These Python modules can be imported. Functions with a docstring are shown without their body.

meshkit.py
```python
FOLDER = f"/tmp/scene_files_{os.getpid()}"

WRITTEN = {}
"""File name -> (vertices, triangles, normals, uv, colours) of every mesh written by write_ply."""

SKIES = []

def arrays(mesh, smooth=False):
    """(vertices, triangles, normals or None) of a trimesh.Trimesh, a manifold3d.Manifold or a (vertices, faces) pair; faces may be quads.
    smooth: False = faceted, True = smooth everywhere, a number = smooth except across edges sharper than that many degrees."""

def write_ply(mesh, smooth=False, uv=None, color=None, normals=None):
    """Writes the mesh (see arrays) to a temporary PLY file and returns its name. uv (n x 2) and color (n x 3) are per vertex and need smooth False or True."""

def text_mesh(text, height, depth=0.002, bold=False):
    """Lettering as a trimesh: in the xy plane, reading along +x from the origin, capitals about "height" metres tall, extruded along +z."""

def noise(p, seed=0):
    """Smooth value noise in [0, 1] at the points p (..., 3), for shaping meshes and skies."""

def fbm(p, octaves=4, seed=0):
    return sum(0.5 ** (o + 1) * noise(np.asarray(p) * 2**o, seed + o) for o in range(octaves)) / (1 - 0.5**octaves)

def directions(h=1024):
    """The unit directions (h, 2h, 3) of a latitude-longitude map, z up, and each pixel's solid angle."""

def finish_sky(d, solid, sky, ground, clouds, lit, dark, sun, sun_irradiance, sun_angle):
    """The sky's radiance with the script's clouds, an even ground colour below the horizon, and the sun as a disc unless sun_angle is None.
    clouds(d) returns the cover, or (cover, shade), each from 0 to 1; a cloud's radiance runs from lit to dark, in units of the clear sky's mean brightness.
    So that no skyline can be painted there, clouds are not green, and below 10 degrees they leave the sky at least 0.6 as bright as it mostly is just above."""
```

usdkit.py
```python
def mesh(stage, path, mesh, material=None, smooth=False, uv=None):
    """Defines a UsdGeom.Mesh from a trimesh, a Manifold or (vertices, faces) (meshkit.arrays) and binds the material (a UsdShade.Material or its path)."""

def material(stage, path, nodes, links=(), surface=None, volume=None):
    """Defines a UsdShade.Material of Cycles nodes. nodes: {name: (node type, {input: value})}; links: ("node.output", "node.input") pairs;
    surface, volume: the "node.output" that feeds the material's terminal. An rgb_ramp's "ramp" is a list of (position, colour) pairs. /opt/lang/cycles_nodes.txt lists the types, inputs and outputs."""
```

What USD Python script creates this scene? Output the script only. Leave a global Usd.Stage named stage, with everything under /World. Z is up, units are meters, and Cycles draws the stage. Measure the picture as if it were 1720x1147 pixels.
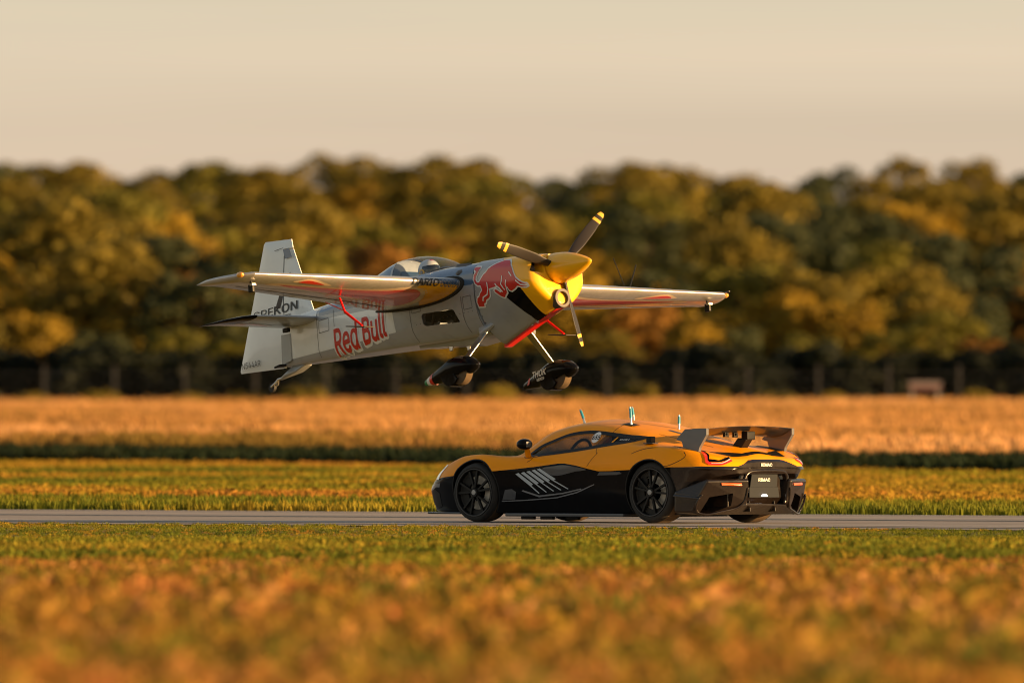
import math, random
import numpy as np, trimesh, shapely, usdkit, meshkit
from shapely.geometry import Polygon, box as sbox
from scipy.interpolate import PchipInterpolator, LinearNDInterpolator
from pxr import Usd, UsdGeom, UsdLux, UsdShade, Gf, Sdf, Vt

stage = Usd.Stage.CreateInMemory()
UsdGeom.SetStageUpAxis(stage, 'Z')
UsdGeom.SetStageMetersPerUnit(stage, 1.0)
UsdGeom.Xform.Define(stage, '/World')
UsdGeom.Scope.Define(stage, '/World/Looks')

# ------------------------------------------------------------------ camera, sky, sun, exposure
CAM_H = 1.7
cam = UsdGeom.Camera.Define(stage, '/World/camera')
cam.CreateHorizontalApertureAttr(36.0)
cam.CreateVerticalApertureAttr(36.0 * 682 / 1024)
cam.CreateFocalLengthAttr(728.4)
cam.CreateFStopAttr(3.6)
cam.CreateFocusDistanceAttr(237.0)
cam.CreateClippingRangeAttr(Gf.Vec2f(1.0, 20000.0))
cam.CreateExposureAttr(1.25)
cam.AddTranslateOp().Set(Gf.Vec3d(0, 0, CAM_H))
cam.AddRotateXOp().Set(90.0 + 0.0996)

SUN_AZ = np.array([0.93, -0.3676])          # towards the sun, right of and behind the camera
SUN_EL = math.radians(7.0)
SUN_DIR = np.array([SUN_AZ[0] * math.cos(SUN_EL), SUN_AZ[1] * math.cos(SUN_EL), math.sin(SUN_EL)])
sun = UsdLux.DistantLight.Define(stage, '/World/sun')
sun.CreateIntensityAttr(1.25)
sun.CreateAngleAttr(0.5)
sun.CreateNormalizeAttr(True)
sun.CreateColorAttr(Gf.Vec3f(1.0, 0.60, 0.25))
_z = SUN_DIR / np.linalg.norm(SUN_DIR)
_x = np.cross([0, 0, 1], _z); _x /= np.linalg.norm(_x)
_y = np.cross(_z, _x)
sun.AddTransformOp().Set(Gf.Matrix4d(*_x, 0, *_y, 0, *_z, 0, 0, 0, 0, 1))

sky = UsdLux.DomeLight.Define(stage, '/World/sky')
usdkit.material(stage, '/World/Looks/evening_sky', {
    'tc': ('texture_coordinate', {}),
    'st': ('sky_texture', {'sky_type': 'single_scattering', 'sun_disc': False, 'sun_elevation': SUN_EL,
                           'sun_rotation': math.atan2(SUN_AZ[0], SUN_AZ[1]), 'altitude': 100.0,
                           'air_density': 1.0, 'aerosol_density': 2.5, 'ozone_density': 1.0}),
    'mp': ('mapping', {'scale': (2.6, 2.6, 60.0)}),
    'nz': ('noise_texture', {'scale': 2.2, 'detail': 4.0, 'roughness': 0.5}),
    'rp': ('rgb_ramp', {'ramp': [(0.30, (0.80, 0.80, 0.80)), (0.70, (0.94, 0.94, 0.94))]}),
    'sx': ('separate_xyz', {}), 'hz': ('rgb_ramp', {'ramp': [(0.0, (1, 1, 1)), (0.06, (0.95, 0.95, 0.95)), (0.30, (0.22, 0.22, 0.22)), (1.0, (0.06, 0.06, 0.06))]}),
    'hm': ('mix_color', {'blend_type': 'multiply', 'fac': 1.0}),
    'c1': ('rgb_ramp', {'ramp': [(0.30, (5.85, 4.62, 3.42)), (0.50, (6.25, 4.82, 3.52)), (0.70, (6.6, 4.98, 3.58))]}),
    'c2': ('rgb_ramp', {'ramp': [(0.30, (5.8, 5.1, 3.75)), (0.50, (6.05, 5.35, 3.95)), (0.70, (6.2, 5.25, 3.85))]}),
    'cz': ('map_range', {'from_min': 0.009, 'from_max': 0.021, 'to_min': 0.0, 'to_max': 1.0, 'clamp': True}),
    'cc': ('mix_color', {'use_clamp': False}),
    'mx': ('mix_color', {'use_clamp': False}),
    'bg': ('background_shader', {'strength': 0.058}),
}, [('tc.generated', 'mp.vector'), ('mp.vector', 'nz.vector'), ('nz.fac', 'rp.fac'), ('nz.fac', 'c1.fac'), ('nz.fac', 'c2.fac'), ('sx.z', 'cz.value'), ('cz.result', 'cc.fac'), ('c1.color', 'cc.a'), ('c2.color', 'cc.b'),
    ('tc.generated', 'sx.vector'), ('sx.z', 'hz.fac'), ('rp.color', 'hm.a'), ('hz.color', 'hm.b'), ('hm.result', 'mx.fac'), ('st.color', 'mx.a'), ('cc.result', 'mx.b'), ('mx.result', 'bg.color')], surface='bg.background')
UsdShade.MaterialBindingAPI.Apply(sky.GetPrim()).Bind(UsdShade.Material.Get(stage, '/World/Looks/evening_sky'))
sky.GetPrim().SetCustomDataByKey('kind', 'structure')
sky.GetPrim().SetCustomDataByKey('label', 'pale beige evening sky with thin cloud veils')

# ------------------------------------------------------------------ helpers
TAKEN = {}
def numbered(parent, name):
    k = (parent, name); n = TAKEN.get(k, -1) + 1; TAKEN[k] = n
    return f'{parent}/{name}' + (f'_{n:03d}' if n else '')
def data(prim, **kw):
    for k, v in kw.items():
        if v: prim.SetCustomDataByKey(k, v)
def thing(name, label, category, loc=(0, 0, 0), rot=None, group=None):
    x = UsdGeom.Xform.Define(stage, numbered('/World', name))
    if rot is not None:
        m = np.eye(4); m[:3, :3] = np.asarray(rot).T; m[3, :3] = loc
        x.AddTransformOp().Set(Gf.Matrix4d(*m.ravel()))
    else:
        x.AddTranslateOp().Set(Gf.Vec3d(*map(float, loc)))
    data(x.GetPrim(), label=label, category=category, group=group)
    return x.GetPrim()
def part(parent, name, mesh, mat, smooth=35, label=None):
    """One mesh under a thing or a part (parent None = top level)."""
    base = '/World' if parent is None else str(parent.GetPath())
    p = usdkit.mesh(stage, numbered(base, name), mesh, '/World/Looks/' + mat, smooth).GetPrim()
    data(p, label=label)
    return p
def cat(ms): return trimesh.util.concatenate(list(ms))

def MAT(name, color, rough=0.5, metal=0.0, coat=0.0, spec=0.5, coat_rough=0.04, vary=None, bump=None, **extra):
    """A principled material; vary=(scale, amount) mottles the colour, bump=(scale, strength, distance) adds fine relief."""
    nodes = {'p': ('principled_bsdf', {'base_color': color, 'roughness': rough, 'metallic': metal, 'coat_weight': coat,
                                       'specular_ior_level': spec, 'coat_roughness': coat_rough, **extra})}
    links = []
    if vary or bump:
        nodes['tc'] = ('texture_coordinate', {})
    if vary:
        c = np.array(color); lo, hi = c * (1 - vary[1]), np.minimum(c * (1 + vary[1]), 1)
        nodes['n'] = ('noise_texture', {'scale': vary[0], 'detail': 5.0, 'roughness': 0.6})
        nodes['r'] = ('rgb_ramp', {'ramp': [(0.3, tuple(lo)), (0.7, tuple(hi))]})
        r = rough
        nodes['rr'] = ('map_range', {'from_min': 0.3, 'from_max': 0.7, 'to_min': r * 0.85, 'to_max': min(1, r * 1.2 + 0.02)})
        links += [('tc.object', 'n.vector'), ('n.fac', 'r.fac'), ('r.color', 'p.base_color'), ('n.fac', 'rr.value'), ('rr.result', 'p.roughness')]
    if bump:
        nodes['bn'] = ('noise_texture', {'scale': bump[0], 'detail': 3.0})
        nodes['bp'] = ('bump', {'strength': bump[1], 'distance': bump[2]})
        links += [('tc.object', 'bn.vector'), ('bn.fac', 'bp.height'), ('bp.normal', 'p.normal')]
    return usdkit.material(stage, '/World/Looks/' + name, nodes, links, surface='p.BSDF')

def FIELD_MAT(name, stops, scale, rough=0.9, translucent=0.0, z_stops=None, stretch=(1, 1, 1), fine=None):
    """Vegetation or soil coloured by patches in world space."""
    nodes = {'g': ('geometry', {}), 'm': ('mapping', {'scale': stretch}),
             'n': ('noise_texture', {'scale': scale, 'detail': 4.0, 'roughness': 0.65}),
             'r': ('rgb_ramp', {'ramp': stops}),
             'p': ('principled_bsdf', {'roughness': rough, 'specular_ior_level': 0.2})}
    links = [('g.position', 'm.vector'), ('m.vector', 'n.vector'), ('n.fac', 'r.fac')]
    col = 'r.color'
    if fine:
        nodes['n2'] = ('noise_texture', {'scale': fine, 'detail': 2.0})
        nodes['r2'] = ('rgb_ramp', {'ramp': [(0.3, (0.62, 0.62, 0.62)), (0.7, (1.3, 1.25, 1.2))]})
        nodes['mu'] = ('mix_color', {'blend_type': 'multiply', 'fac': 1.0, 'use_clamp': False})
        links += [('g.position', 'n2.vector'), ('n2.fac', 'r2.fac'), (col, 'mu.a'), ('r2.color', 'mu.b')]
        col = 'mu.result'
    links += [(col, 'p.base_color')]
    out = 'p.BSDF'
    if translucent:
        nodes['t'] = ('translucent_bsdf', {})
        nodes['x'] = ('mix_closure', {'fac': translucent})
        links += [(col, 't.color'), ('p.BSDF', 'x.closure1'), ('t.BSDF', 'x.closure2')]
        out = 'x.closure'
    return usdkit.material(stage, '/World/Looks/' + name, nodes, links, surface=out)

# ------------------------------------------------------------------ the land
RW_A = math.radians(43.5)
RW_DIR = np.array([-math.cos(RW_A), math.sin(RW_A)]); RW_N = np.array([math.sin(RW_A), math.cos(RW_A)])   # along, and across away from the camera
RW_NEAR = 234.8 * RW_N[1]; RW_FAR = 259.2 * RW_N[1]
def across(x, y): return x * RW_N[0] + y * RW_N[1]
def edge_y(x): return 376 - 38 * np.tanh(np.asarray(x) / 13.0)        # where the mown verge ends and the rough field starts
_hill = PchipInterpolator([-500, 380, 430, 660, 740, 790, 830, 900, 980, 1080, 1200, 1350, 1530, 1750, 2300, 6000], [0, 0, .10, .45, .55, .85, 1.2, 2.2, 3.3, 4.6, 6.2, 8.1, 10.3, 12.6, 14, 14])
def ground_z(x, y):
    x, y = np.asarray(x, float), np.asarray(y, float)
    shift = y - np.where(y < 760, (edge_y(x) - 376) * np.clip((760 - y) / 370, 0, 1), 0)
    z = _hill(shift)
    far = np.clip((y - 780) / 300, 0, 1)
    return z + far * (meshkit.fbm(np.stack([x / 55, y / 120, 0 * x], -1), 2, 5) - 0.5) * 1.2

FIELD_MAT('soil', [(0.32, (0.075, 0.085, 0.016)), (0.48, (0.16, 0.135, 0.022)), (0.56, (0.24, 0.155, 0.030)), (0.68, (0.28, 0.15, 0.04))], 0.12, fine=3.0)
xs = np.r_[-3000, -1200, -500, -250, np.arange(-140, 141, 5.0), 250, 500, 1200, 3000]
ys = np.r_[-2500, -600, -100, np.arange(0, 800, 8.0), np.arange(800, 2000, 20.0), 2400, 3200, 5000, 8000]
gx, gy = np.meshgrid(xs, ys, indexing='ij')
gz = ground_z(gx, gy)
idx = np.arange(gx.size).reshape(gx.shape)
quads = np.stack([idx[:-1, :-1], idx[1:, :-1], idx[1:, 1:], idx[:-1, 1:]], -1).reshape(-1, 4)
ground = part(None, 'ground', (np.stack([gx, gy, gz], -1).reshape(-1, 3), quads), 'soil', True)
data(ground, kind='structure', label='airfield ground rising to a wooded hill')

def strip(a0, a1, z, t0=-420, t1=420, n=60):
    t = np.linspace(t0, t1, n)
    v = [np.r_[RW_N * a + RW_DIR * s, z] for s in t for a in (a0, a1)]
    f = [[2*i, 2*i+1, 2*i+3, 2*i+2] for i in range(n - 1)]
    return np.array(v), np.array(f)
usdkit.material(stage, '/World/Looks/runway_asphalt', {
    'g': ('geometry', {}), 'm': ('mapping', {'rotation': (0, 0, -(math.pi - RW_A)), 'scale': (1, 1, 1)}),
    'm2': ('mapping', {'scale': (0.02, 1.0, 1.0)}),
    'n': ('noise_texture', {'scale': 0.55, 'detail': 5.0, 'roughness': 0.6}),
    'n2': ('noise_texture', {'scale': 30.0, 'detail': 3.0}),
    'r': ('rgb_ramp', {'ramp': [(0.34, (0.22, 0.19, 0.175)), (0.55, (0.36, 0.31, 0.28)), (0.75, (0.44, 0.38, 0.34))]}),
    'b': ('bump', {'strength': 0.25, 'distance': 0.01}),
    'p': ('principled_bsdf', {'roughness': 0.75}),
}, [('g.position', 'm.vector'), ('m.vector', 'm2.vector'), ('m2.vector', 'n.vector'), ('n.fac', 'r.fac'), ('r.color', 'p.base_color'),
    ('g.position', 'n2.vector'), ('n2.fac', 'b.height'), ('b.normal', 'p.normal')], surface='p.BSDF')
MAT('runway_paint', (0.72, 0.70, 0.66), 0.6, vary=(2.0, 0.15))
MAT('joint_tar', (0.035, 0.035, 0.04), 0.5)
W = RW_FAR - RW_NEAR
data(part(None, 'runway', strip(RW_NEAR, RW_FAR, 0.012), 'runway_asphalt', False), kind='structure', label='narrow light grey asphalt runway')
for a, w_, m_, nm, lb in ((0.60, 0.9, 'joint_tar', 'tar_joint', 'dark sealed joint along the far lane of the runway'),
                          (0.10, 0.5, 'joint_tar', 'tar_joint', 'dark sealed joint along the near edge of the runway'),
                          (0.22, 0.3, 'runway_paint', 'edge_line', 'white line along the near edge of the runway'),
                          (0.975, 0.3, 'runway_paint', 'edge_line', 'white line along the far edge of the runway')):
    data(part(None, nm, strip(RW_NEAR + a * W - w_ / 2, RW_NEAR + a * W + w_ / 2, 0.016), m_, False), kind='structure', label=lb)

# ------------------------------------------------------------------ grass and field plants (too many to count)
rng = np.random.default_rng(7)
def tuft(seed, n, h, spread, width, lean=0.35, heads=0):
    """Bent blades from one root; heads adds small seed heads (second mesh)."""
    r = np.random.default_rng(seed); V, Fc, HV, HF = [], [], [], []
    for k in range(n):
        a = r.uniform(0, 2 * math.pi); b = r.uniform(0, 2 * math.pi)
        p = np.array([math.cos(a), math.sin(a), 0]) * spread * math.sqrt(r.uniform())
        d = np.array([math.cos(b), math.sin(b), 0]); s = np.array([-d[1], d[0], 0])
        hh = h * r.uniform(0.55, 1.0); ln = lean * r.uniform(0.3, 1.3) * hh; w = width * r.uniform(0.7, 1.3)
        mid = p + d * ln * 0.35 + [0, 0, hh * 0.6]; tip = p + d * ln + [0, 0, hh]
        i = len(V)
        V += [p - s * w, p + s * w, mid - s * w * 0.8, mid + s * w * 0.8, tip]
        Fc += [[i, i+1, i+3], [i, i+3, i+2], [i+2, i+3, i+4]]
        if heads and k < heads:
            hw = r.uniform(0.012, 0.028) * (1 + h); q = tip + [0, 0, hw]
            j = len(HV)
            HV += [q + [hw, 0, 0], q + [-hw, 0, 0], q + [0, hw, 0], q + [0, -hw, 0], q + [0, 0, 2.2 * hw], q - [0, 0, 2.0 * hw]]
            HF += [[j+a_, j+b_, j+c_] for a_, b_, c_ in ((0,2,4),(2,1,4),(1,3,4),(3,0,4),(2,0,5),(1,2,5),(3,1,5),(0,3,5))]
    return (np.array(V), np.array(Fc)), ((np.array(HV), np.array(HF)) if HV else None)
def forb(seed, n, h, spread, leaf):
    """Broad-leaved low plant: small leaves at all angles in a flat clump."""
    r = np.random.default_rng(seed)
    a = r.uniform(0, 2 * math.pi, n); rad = spread * np.sqrt(r.uniform(0, 1, n))
    p = np.stack([np.cos(a) * rad, np.sin(a) * rad, h * (0.25 + 0.75 * r.uniform(0, 1, n) ** 0.6) * (1 - 0.5 * (rad / spread) ** 2)], 1)
    d = r.normal(size=(n, 3)) + [0, 0, 0.6]; d /= np.linalg.norm(d, axis=1)[:, None]
    t = np.cross(d, r.normal(size=(n, 3))); t /= np.linalg.norm(t, axis=1)[:, None]; b = np.cross(d, t)
    L = leaf * r.uniform(0.6, 1.3, n)[:, None]
    v = np.stack([p - t * L, p + b * L * 0.5, p + t * L, p - b * L * 0.5], 1).reshape(-1, 3); i = np.arange(n)[:, None] * 4
    return v, np.vstack([i + [0, 1, 2], i + [0, 2, 3]])
def scatter(name, label, protos, pts, scales, category='grass'):
    """Ground cover as one PointInstancer. protos: list of lists of (mesh, material)."""
    pi = UsdGeom.PointInstancer.Define(stage, numbered('/World', name))
    targets = []
    for k, pr in enumerate(protos):
        x = UsdGeom.Xform.Define(stage, f'{pi.GetPath()}/plant_{k:03d}')
        for q, (ms, m) in enumerate(pr):
            usdkit.mesh(stage, f'{x.GetPath()}/blades_{q:03d}', ms, '/World/Looks/' + m, False)
        targets.append(x.GetPath())
    pi.CreatePrototypesRel().SetTargets(targets)
    n = len(pts)
    pi.CreateProtoIndicesAttr(Vt.IntArray.FromNumpy(rng.integers(0, len(protos), n).astype(np.int32)))
    pi.CreatePositionsAttr(Vt.Vec3fArray.FromNumpy(np.asarray(pts, np.float32)))
    pi.CreateScalesAttr(Vt.Vec3fArray.FromNumpy(np.repeat(np.asarray(scales, np.float32)[:, None], 3, 1)))
    a = rng.uniform(0, math.pi, n)
    pi.CreateOrientationsAttr(Vt.QuathArray([Gf.Quath(float(math.cos(t)), 0.0, 0.0, float(math.sin(t))) for t in a]))
    data(pi.GetPrim(), label=label, category=category, kind='stuff')

GREEN = [(0.26, (0.030, 0.045, 0.010)), (0.42, (0.075, 0.080, 0.014)), (0.56, (0.20, 0.125, 0.025)), (0.70, (0.30, 0.15, 0.035))]
FIELD_MAT('verge_grass', [(0.32, (0.07, 0.10, 0.012)), (0.44, (0.20, 0.195, 0.016)), (0.54, (0.34, 0.22, 0.024)), (0.66, (0.40, 0.19, 0.035))], 0.10, translucent=0.3, stretch=(1, 0.55, 1), fine=1.5)
FIELD_MAT('green_grass', [(0.32, (0.05, 0.085, 0.012)), (0.5, (0.15, 0.170, 0.016)), (0.66, (0.30, 0.23, 0.025))], 0.16, translucent=0.3, fine=1.5)
FIELD_MAT('meadow_grass', [(0.34, (0.045, 0.070, 0.012)), (0.44, (0.15, 0.145, 0.020)), (0.53, (0.31, 0.160, 0.026)), (0.64, (0.39, 0.155, 0.052))], 0.35, translucent=0.3, fine=2.2)
FIELD_MAT('seed_heads', [(0.34, (0.24, 0.19, 0.020)), (0.5, (0.34, 0.18, 0.040)), (0.66, (0.48, 0.25, 0.12))], 1.2, translucent=0.25, fine=5)
FIELD_MAT('straw', [(0.34, (0.22, 0.15, 0.035)), (0.46, (0.46, 0.25, 0.085)), (0.56, (0.60, 0.35, 0.14)), (0.68, (0.70, 0.44, 0.22))], 0.05, translucent=0.3, stretch=(1, 0.4, 1), fine=0.8)
FIELD_MAT('dark_weeds', [(0.3, (0.006, 0.016, 0.007)), (0.55, (0.014, 0.026, 0.010)), (0.75, (0.04, 0.045, 0.015))], 0.3, translucent=0.15, fine=2)

def field_points(n, y0, y1, half, keep):
    y = rng.uniform(y0, y1, n); x = rng.uniform(-1, 1, n) * (half(y))
    m = keep(x, y); x, y = x[m], y[m]
    return np.stack([x, y, ground_z(x, y)], -1)
half = lambda y: 0.0262 * y + 6.0
# far verge: mown grass between the runway and the rough field
pts = field_points(54000, 230, 440, half, lambda x, y: (across(x, y) > RW_FAR + 0.9 * meshkit.noise(np.stack([x * .8, y * .8, 0 * x], -1), 4) - 0.25) & (y < edge_y(x)))
u_ = (pts[:, 1] - 259) / 120
g1 = np.abs(across(pts[:, 0], pts[:, 1]) - RW_FAR) < 13
scatter('mown_grass', 'short green grass beside the far edge of the runway', [[(tuft(k, 16, 0.14, 0.12, 0.010)[0], 'green_grass')] for k in range(3)], pts[g1], rng.uniform(0.6, 1.3, g1.sum()))
scatter('mown_grass', 'patchy green and tan grass between runway and rough field', [[(tuft(10 + k, 16, 0.13, 0.16, 0.012)[0], 'verge_grass')] for k in range(3)] + [[(forb(340 + k, 30, 0.12, 0.24, 0.035), 'verge_grass')] for k in range(2)], pts[~g1], rng.uniform(0.6, 1.4, (~g1).sum()))
# near verge and foreground meadow
pts = field_points(88000, 80, 250, half, lambda x, y: across(x, y) < RW_NEAR - 0.9 * meshkit.noise(np.stack([x * .8, y * .8, 0 * x], -1), 5) + 0.3)
d = RW_NEAR - across(pts[:, 0], pts[:, 1])
nz = meshkit.fbm(pts * [0.3, 0.12, 0], 2, 3)
g1 = d < 40 + 34 * (nz - 0.5)
scatter('verge_grass', 'green and tan grass along the near edge of the runway', [[(tuft(20 + k, 16, 0.15, 0.13, 0.010)[0], 'green_grass')] for k in range(3)] + [[(forb(320 + k, 36, 0.13, 0.2, 0.03), ('green_grass', 'verge_grass', 'green_grass')[k])] for k in range(3)], pts[g1], rng.uniform(0.5, 1.2, g1.sum()) * np.clip((1.66 - 0.00735 * pts[g1][:, 1]) / 0.2, 0.3, 1.0))
P2 = pts[~g1]
protos = []
for k in range(4):
    bl, hd = tuft(30 + k, 16, 0.20 + 0.03 * k, 0.18, 0.010, 0.6, heads=(0, 3, 5, 2, 5)[k])
    protos.append([(bl, 'green_grass' if k == 0 else 'meadow_grass')] + ([(hd, 'seed_heads')] if hd else []))
for k in range(9):
    protos.append([(forb(300 + k, 52, 0.24 + 0.03 * (k % 5), 0.30, 0.050), ('meadow_grass', 'verge_grass', 'meadow_grass', 'seed_heads', 'meadow_grass', 'green_grass', 'seed_heads', 'verge_grass', 'meadow_grass')[k])])
scatter('meadow', 'orange and olive meadow of seeding grasses in the foreground', protos, P2, rng.uniform(0.5, 1.25, len(P2)) * np.clip((1.66 - 0.00800 * P2[:, 1]) / 0.62, 0.14, 1.0))
# dark low plants along the field edge, and the straw field behind
pts = field_points(46000, 330, 470, lambda y: 0.0262 * y + 8, lambda x, y: (y > edge_y(x)) & (y < edge_y(x) + 28))
scatter('dark_weed_strip', 'dark green low weeds in a strip before the straw field', [[(tuft(50 + k, 16, 0.40, 0.24, 0.045, 0.6)[0], 'dark_weeds')] for k in range(3)], pts, rng.uniform(0.5, 1.0, len(pts)), 'weeds')
pts = field_points(86000, 330, 735, lambda y: 0.0262 * y + 8, lambda x, y: y > edge_y(x) + 25)
scatter('straw_field', 'tall pale orange straw grass in a band before the wood', [[(tuft(60 + k, 14, 0.38, 0.22, 0.016, 0.3, heads=5)[0], 'straw'), (tuft(60 + k, 14, 0.38, 0.22, 0.016, 0.3, heads=5)[1], 'straw')] for k in range(4)], pts, rng.uniform(0.55, 1.1, len(pts)))

# ------------------------------------------------------------------ the wood
LEAVES = {'olive': ((0.085, 0.072, 0.012), (0.27, 0.205, 0.026)), 'dark': ((0.026, 0.040, 0.020), (0.085, 0.095, 0.036)),
          'golden': ((0.13, 0.088, 0.010), (0.42, 0.275, 0.022)), 'russet': ((0.10, 0.055, 0.012), (0.32, 0.160, 0.026)),
          'green': ((0.070, 0.072, 0.012), (0.23, 0.205, 0.026))}
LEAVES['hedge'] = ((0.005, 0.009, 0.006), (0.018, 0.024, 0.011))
for k, (lo, hi) in LEAVES.items():
    usdkit.material(stage, f'/World/Looks/{k}_leaves', {
        'g': ('geometry', {}), 'n': ('noise_texture', {'scale': 0.55, 'detail': 4.0, 'roughness': 0.6}),
        'r': ('rgb_ramp', {'ramp': [(0.32, lo), (0.68, hi)]}),
        'p': ('principled_bsdf', {'roughness': 0.7, 'specular_ior_level': 0.25}), 't': ('translucent_bsdf', {}), 'x': ('mix_closure', {'fac': 0.35}),
    }, [('g.position', 'n.vector'), ('n.fac', 'r.fac'), ('r.color', 'p.base_color'), ('r.color', 't.color'), ('p.BSDF', 'x.closure1'), ('t.BSDF', 'x.closure2')], surface='x.closure')
MAT('bark', (0.075, 0.055, 0.04), 0.9, vary=(3.0, 0.4))

def tube(a, b, ra, rb, n=7):
    a, b = np.array(a, float), np.array(b, float); d = b - a; L = np.linalg.norm(d); d /= L
    s = np.cross(d, [0, 0, 1.0] if abs(d[2]) < 0.9 else [1.0, 0, 0]); s /= np.linalg.norm(s); t = np.cross(d, s)
    th = np.arange(n) / n * 2 * math.pi; c = np.cos(th)[:, None] * s + np.sin(th)[:, None] * t
    v = np.vstack([a + c * ra, b + c * rb, [a], [b]])
    f = []
    for i in range(n):
        j = (i + 1) % n
        f += [[i, n + j, j], [i, n + i, n + j], [2*n, j, i][::-1] if False else [2*n, i, j], [2*n + 1, n + j, n + i]]
    m = trimesh.Trimesh(v, f, process=False); m.fix_normals(); return m
def crown(seed, h, r, base, n_lobes, n_leaves, leaf):
    """Leaf-sized faces spread through uneven lobes: outline with notches and gaps."""
    q = np.random.default_rng(seed)
    c, s = [], []
    for k in range(n_lobes):
        u = (k + 0.5) / n_lobes; z = base + (h - base) * (0.12 + 0.80 * u ** 0.9)
        rad = r * math.sqrt(max(0.06, 1 - ((z - base) / (h - base) - 0.42) ** 2 / 0.42)) * q.uniform(0.35, 0.8)
        a = k * 2.4 + q.uniform(-0.5, 0.5)
        c.append([math.cos(a) * rad, math.sin(a) * rad, z]); s.append(r * q.uniform(0.26, 0.50))
    c, s = np.array(c), np.array(s)
    w = s ** 2; k = q.choice(n_lobes, n_leaves, p=w / w.sum())
    d = q.normal(size=(n_leaves, 3)); d /= np.linalg.norm(d, axis=1)[:, None]
    d[:, 2] = np.where(d[:, 2] < -0.35, -d[:, 2], d[:, 2])
    rr = s[k] * (0.55 + 0.45 * q.uniform(size=n_leaves) ** 0.5) * (0.85 + 0.4 * (meshkit.noise(c[k] + d * 1.7 * s[k][:, None] * 1.3, seed) - 0.3))
    p = c[k] + d * rr[:, None] * [1.1, 1.1, 0.85]
    nrm = d + q.normal(size=d.shape) * 0.55; nrm /= np.linalg.norm(nrm, axis=1)[:, None]
    t = np.cross(nrm, q.normal(size=d.shape)); t /= np.linalg.norm(t, axis=1)[:, None]; b = np.cross(nrm, t)
    L = leaf * q.uniform(0.6, 1.35, n_leaves)[:, None]
    v = np.stack([p - t * L * 0.55 , p + b * L * 0.40, p + t * L * 0.65 + nrm * L * 0.1, p - b * L * 0.40], 1).reshape(-1, 3)
    i = np.arange(n_leaves)[:, None] * 4
    return (v, np.vstack([i + [0, 1, 2], i + [0, 2, 3]])), c
def make_tree(path, seed, mat, h, r, base, leaf=0.42, n_leaves=3600, lobes=17):
    x = UsdGeom.Xform.Define(stage, path)
    cr, c = crown(seed, h, r, base, lobes, n_leaves, leaf)
    q = np.random.default_rng(seed + 99)
    tr = [tube((0, 0, -0.8), (0.1, 0.05, h * 0.45), 0.035 * h * 0.55, 0.02 * h * 0.55), tube((0.1, 0.05, h * 0.45), (0.0, 0.1, h * 0.85), 0.02 * h * 0.55, 0.006 * h)]
    for k in q.choice(len(c), min(7, len(c)), replace=False):
        tr.append(tube((0.08, 0.04, min(c[k][2] * 0.7, h * 0.6)), c[k], 0.008 * h, 0.003 * h, 5))
    part(x.GetPrim(), 'trunk', cat(tr), 'bark', 60)
    part(x.GetPrim(), 'crown', cr, mat, False)
    return x
protos = UsdGeom.Scope.Define(stage, '/World/Prototypes')
KINDS = [('olive', 1, 10.0, 4.1, 1.6), ('golden', 2, 9.6, 3.7, 1.2), ('dark', 3, 10.4, 3.9, 1.4), ('russet', 4, 9.2, 3.6, 1.5),
         ('green', 5, 10.2, 4.2, 1.3), ('golden', 6, 8.6, 4.0, 0.9), ('olive', 7, 11.0, 3.8, 1.8), ('dark', 8, 9.4, 4.3, 1.0), ('green', 9, 9.2, 3.5, 0.9)]
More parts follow.
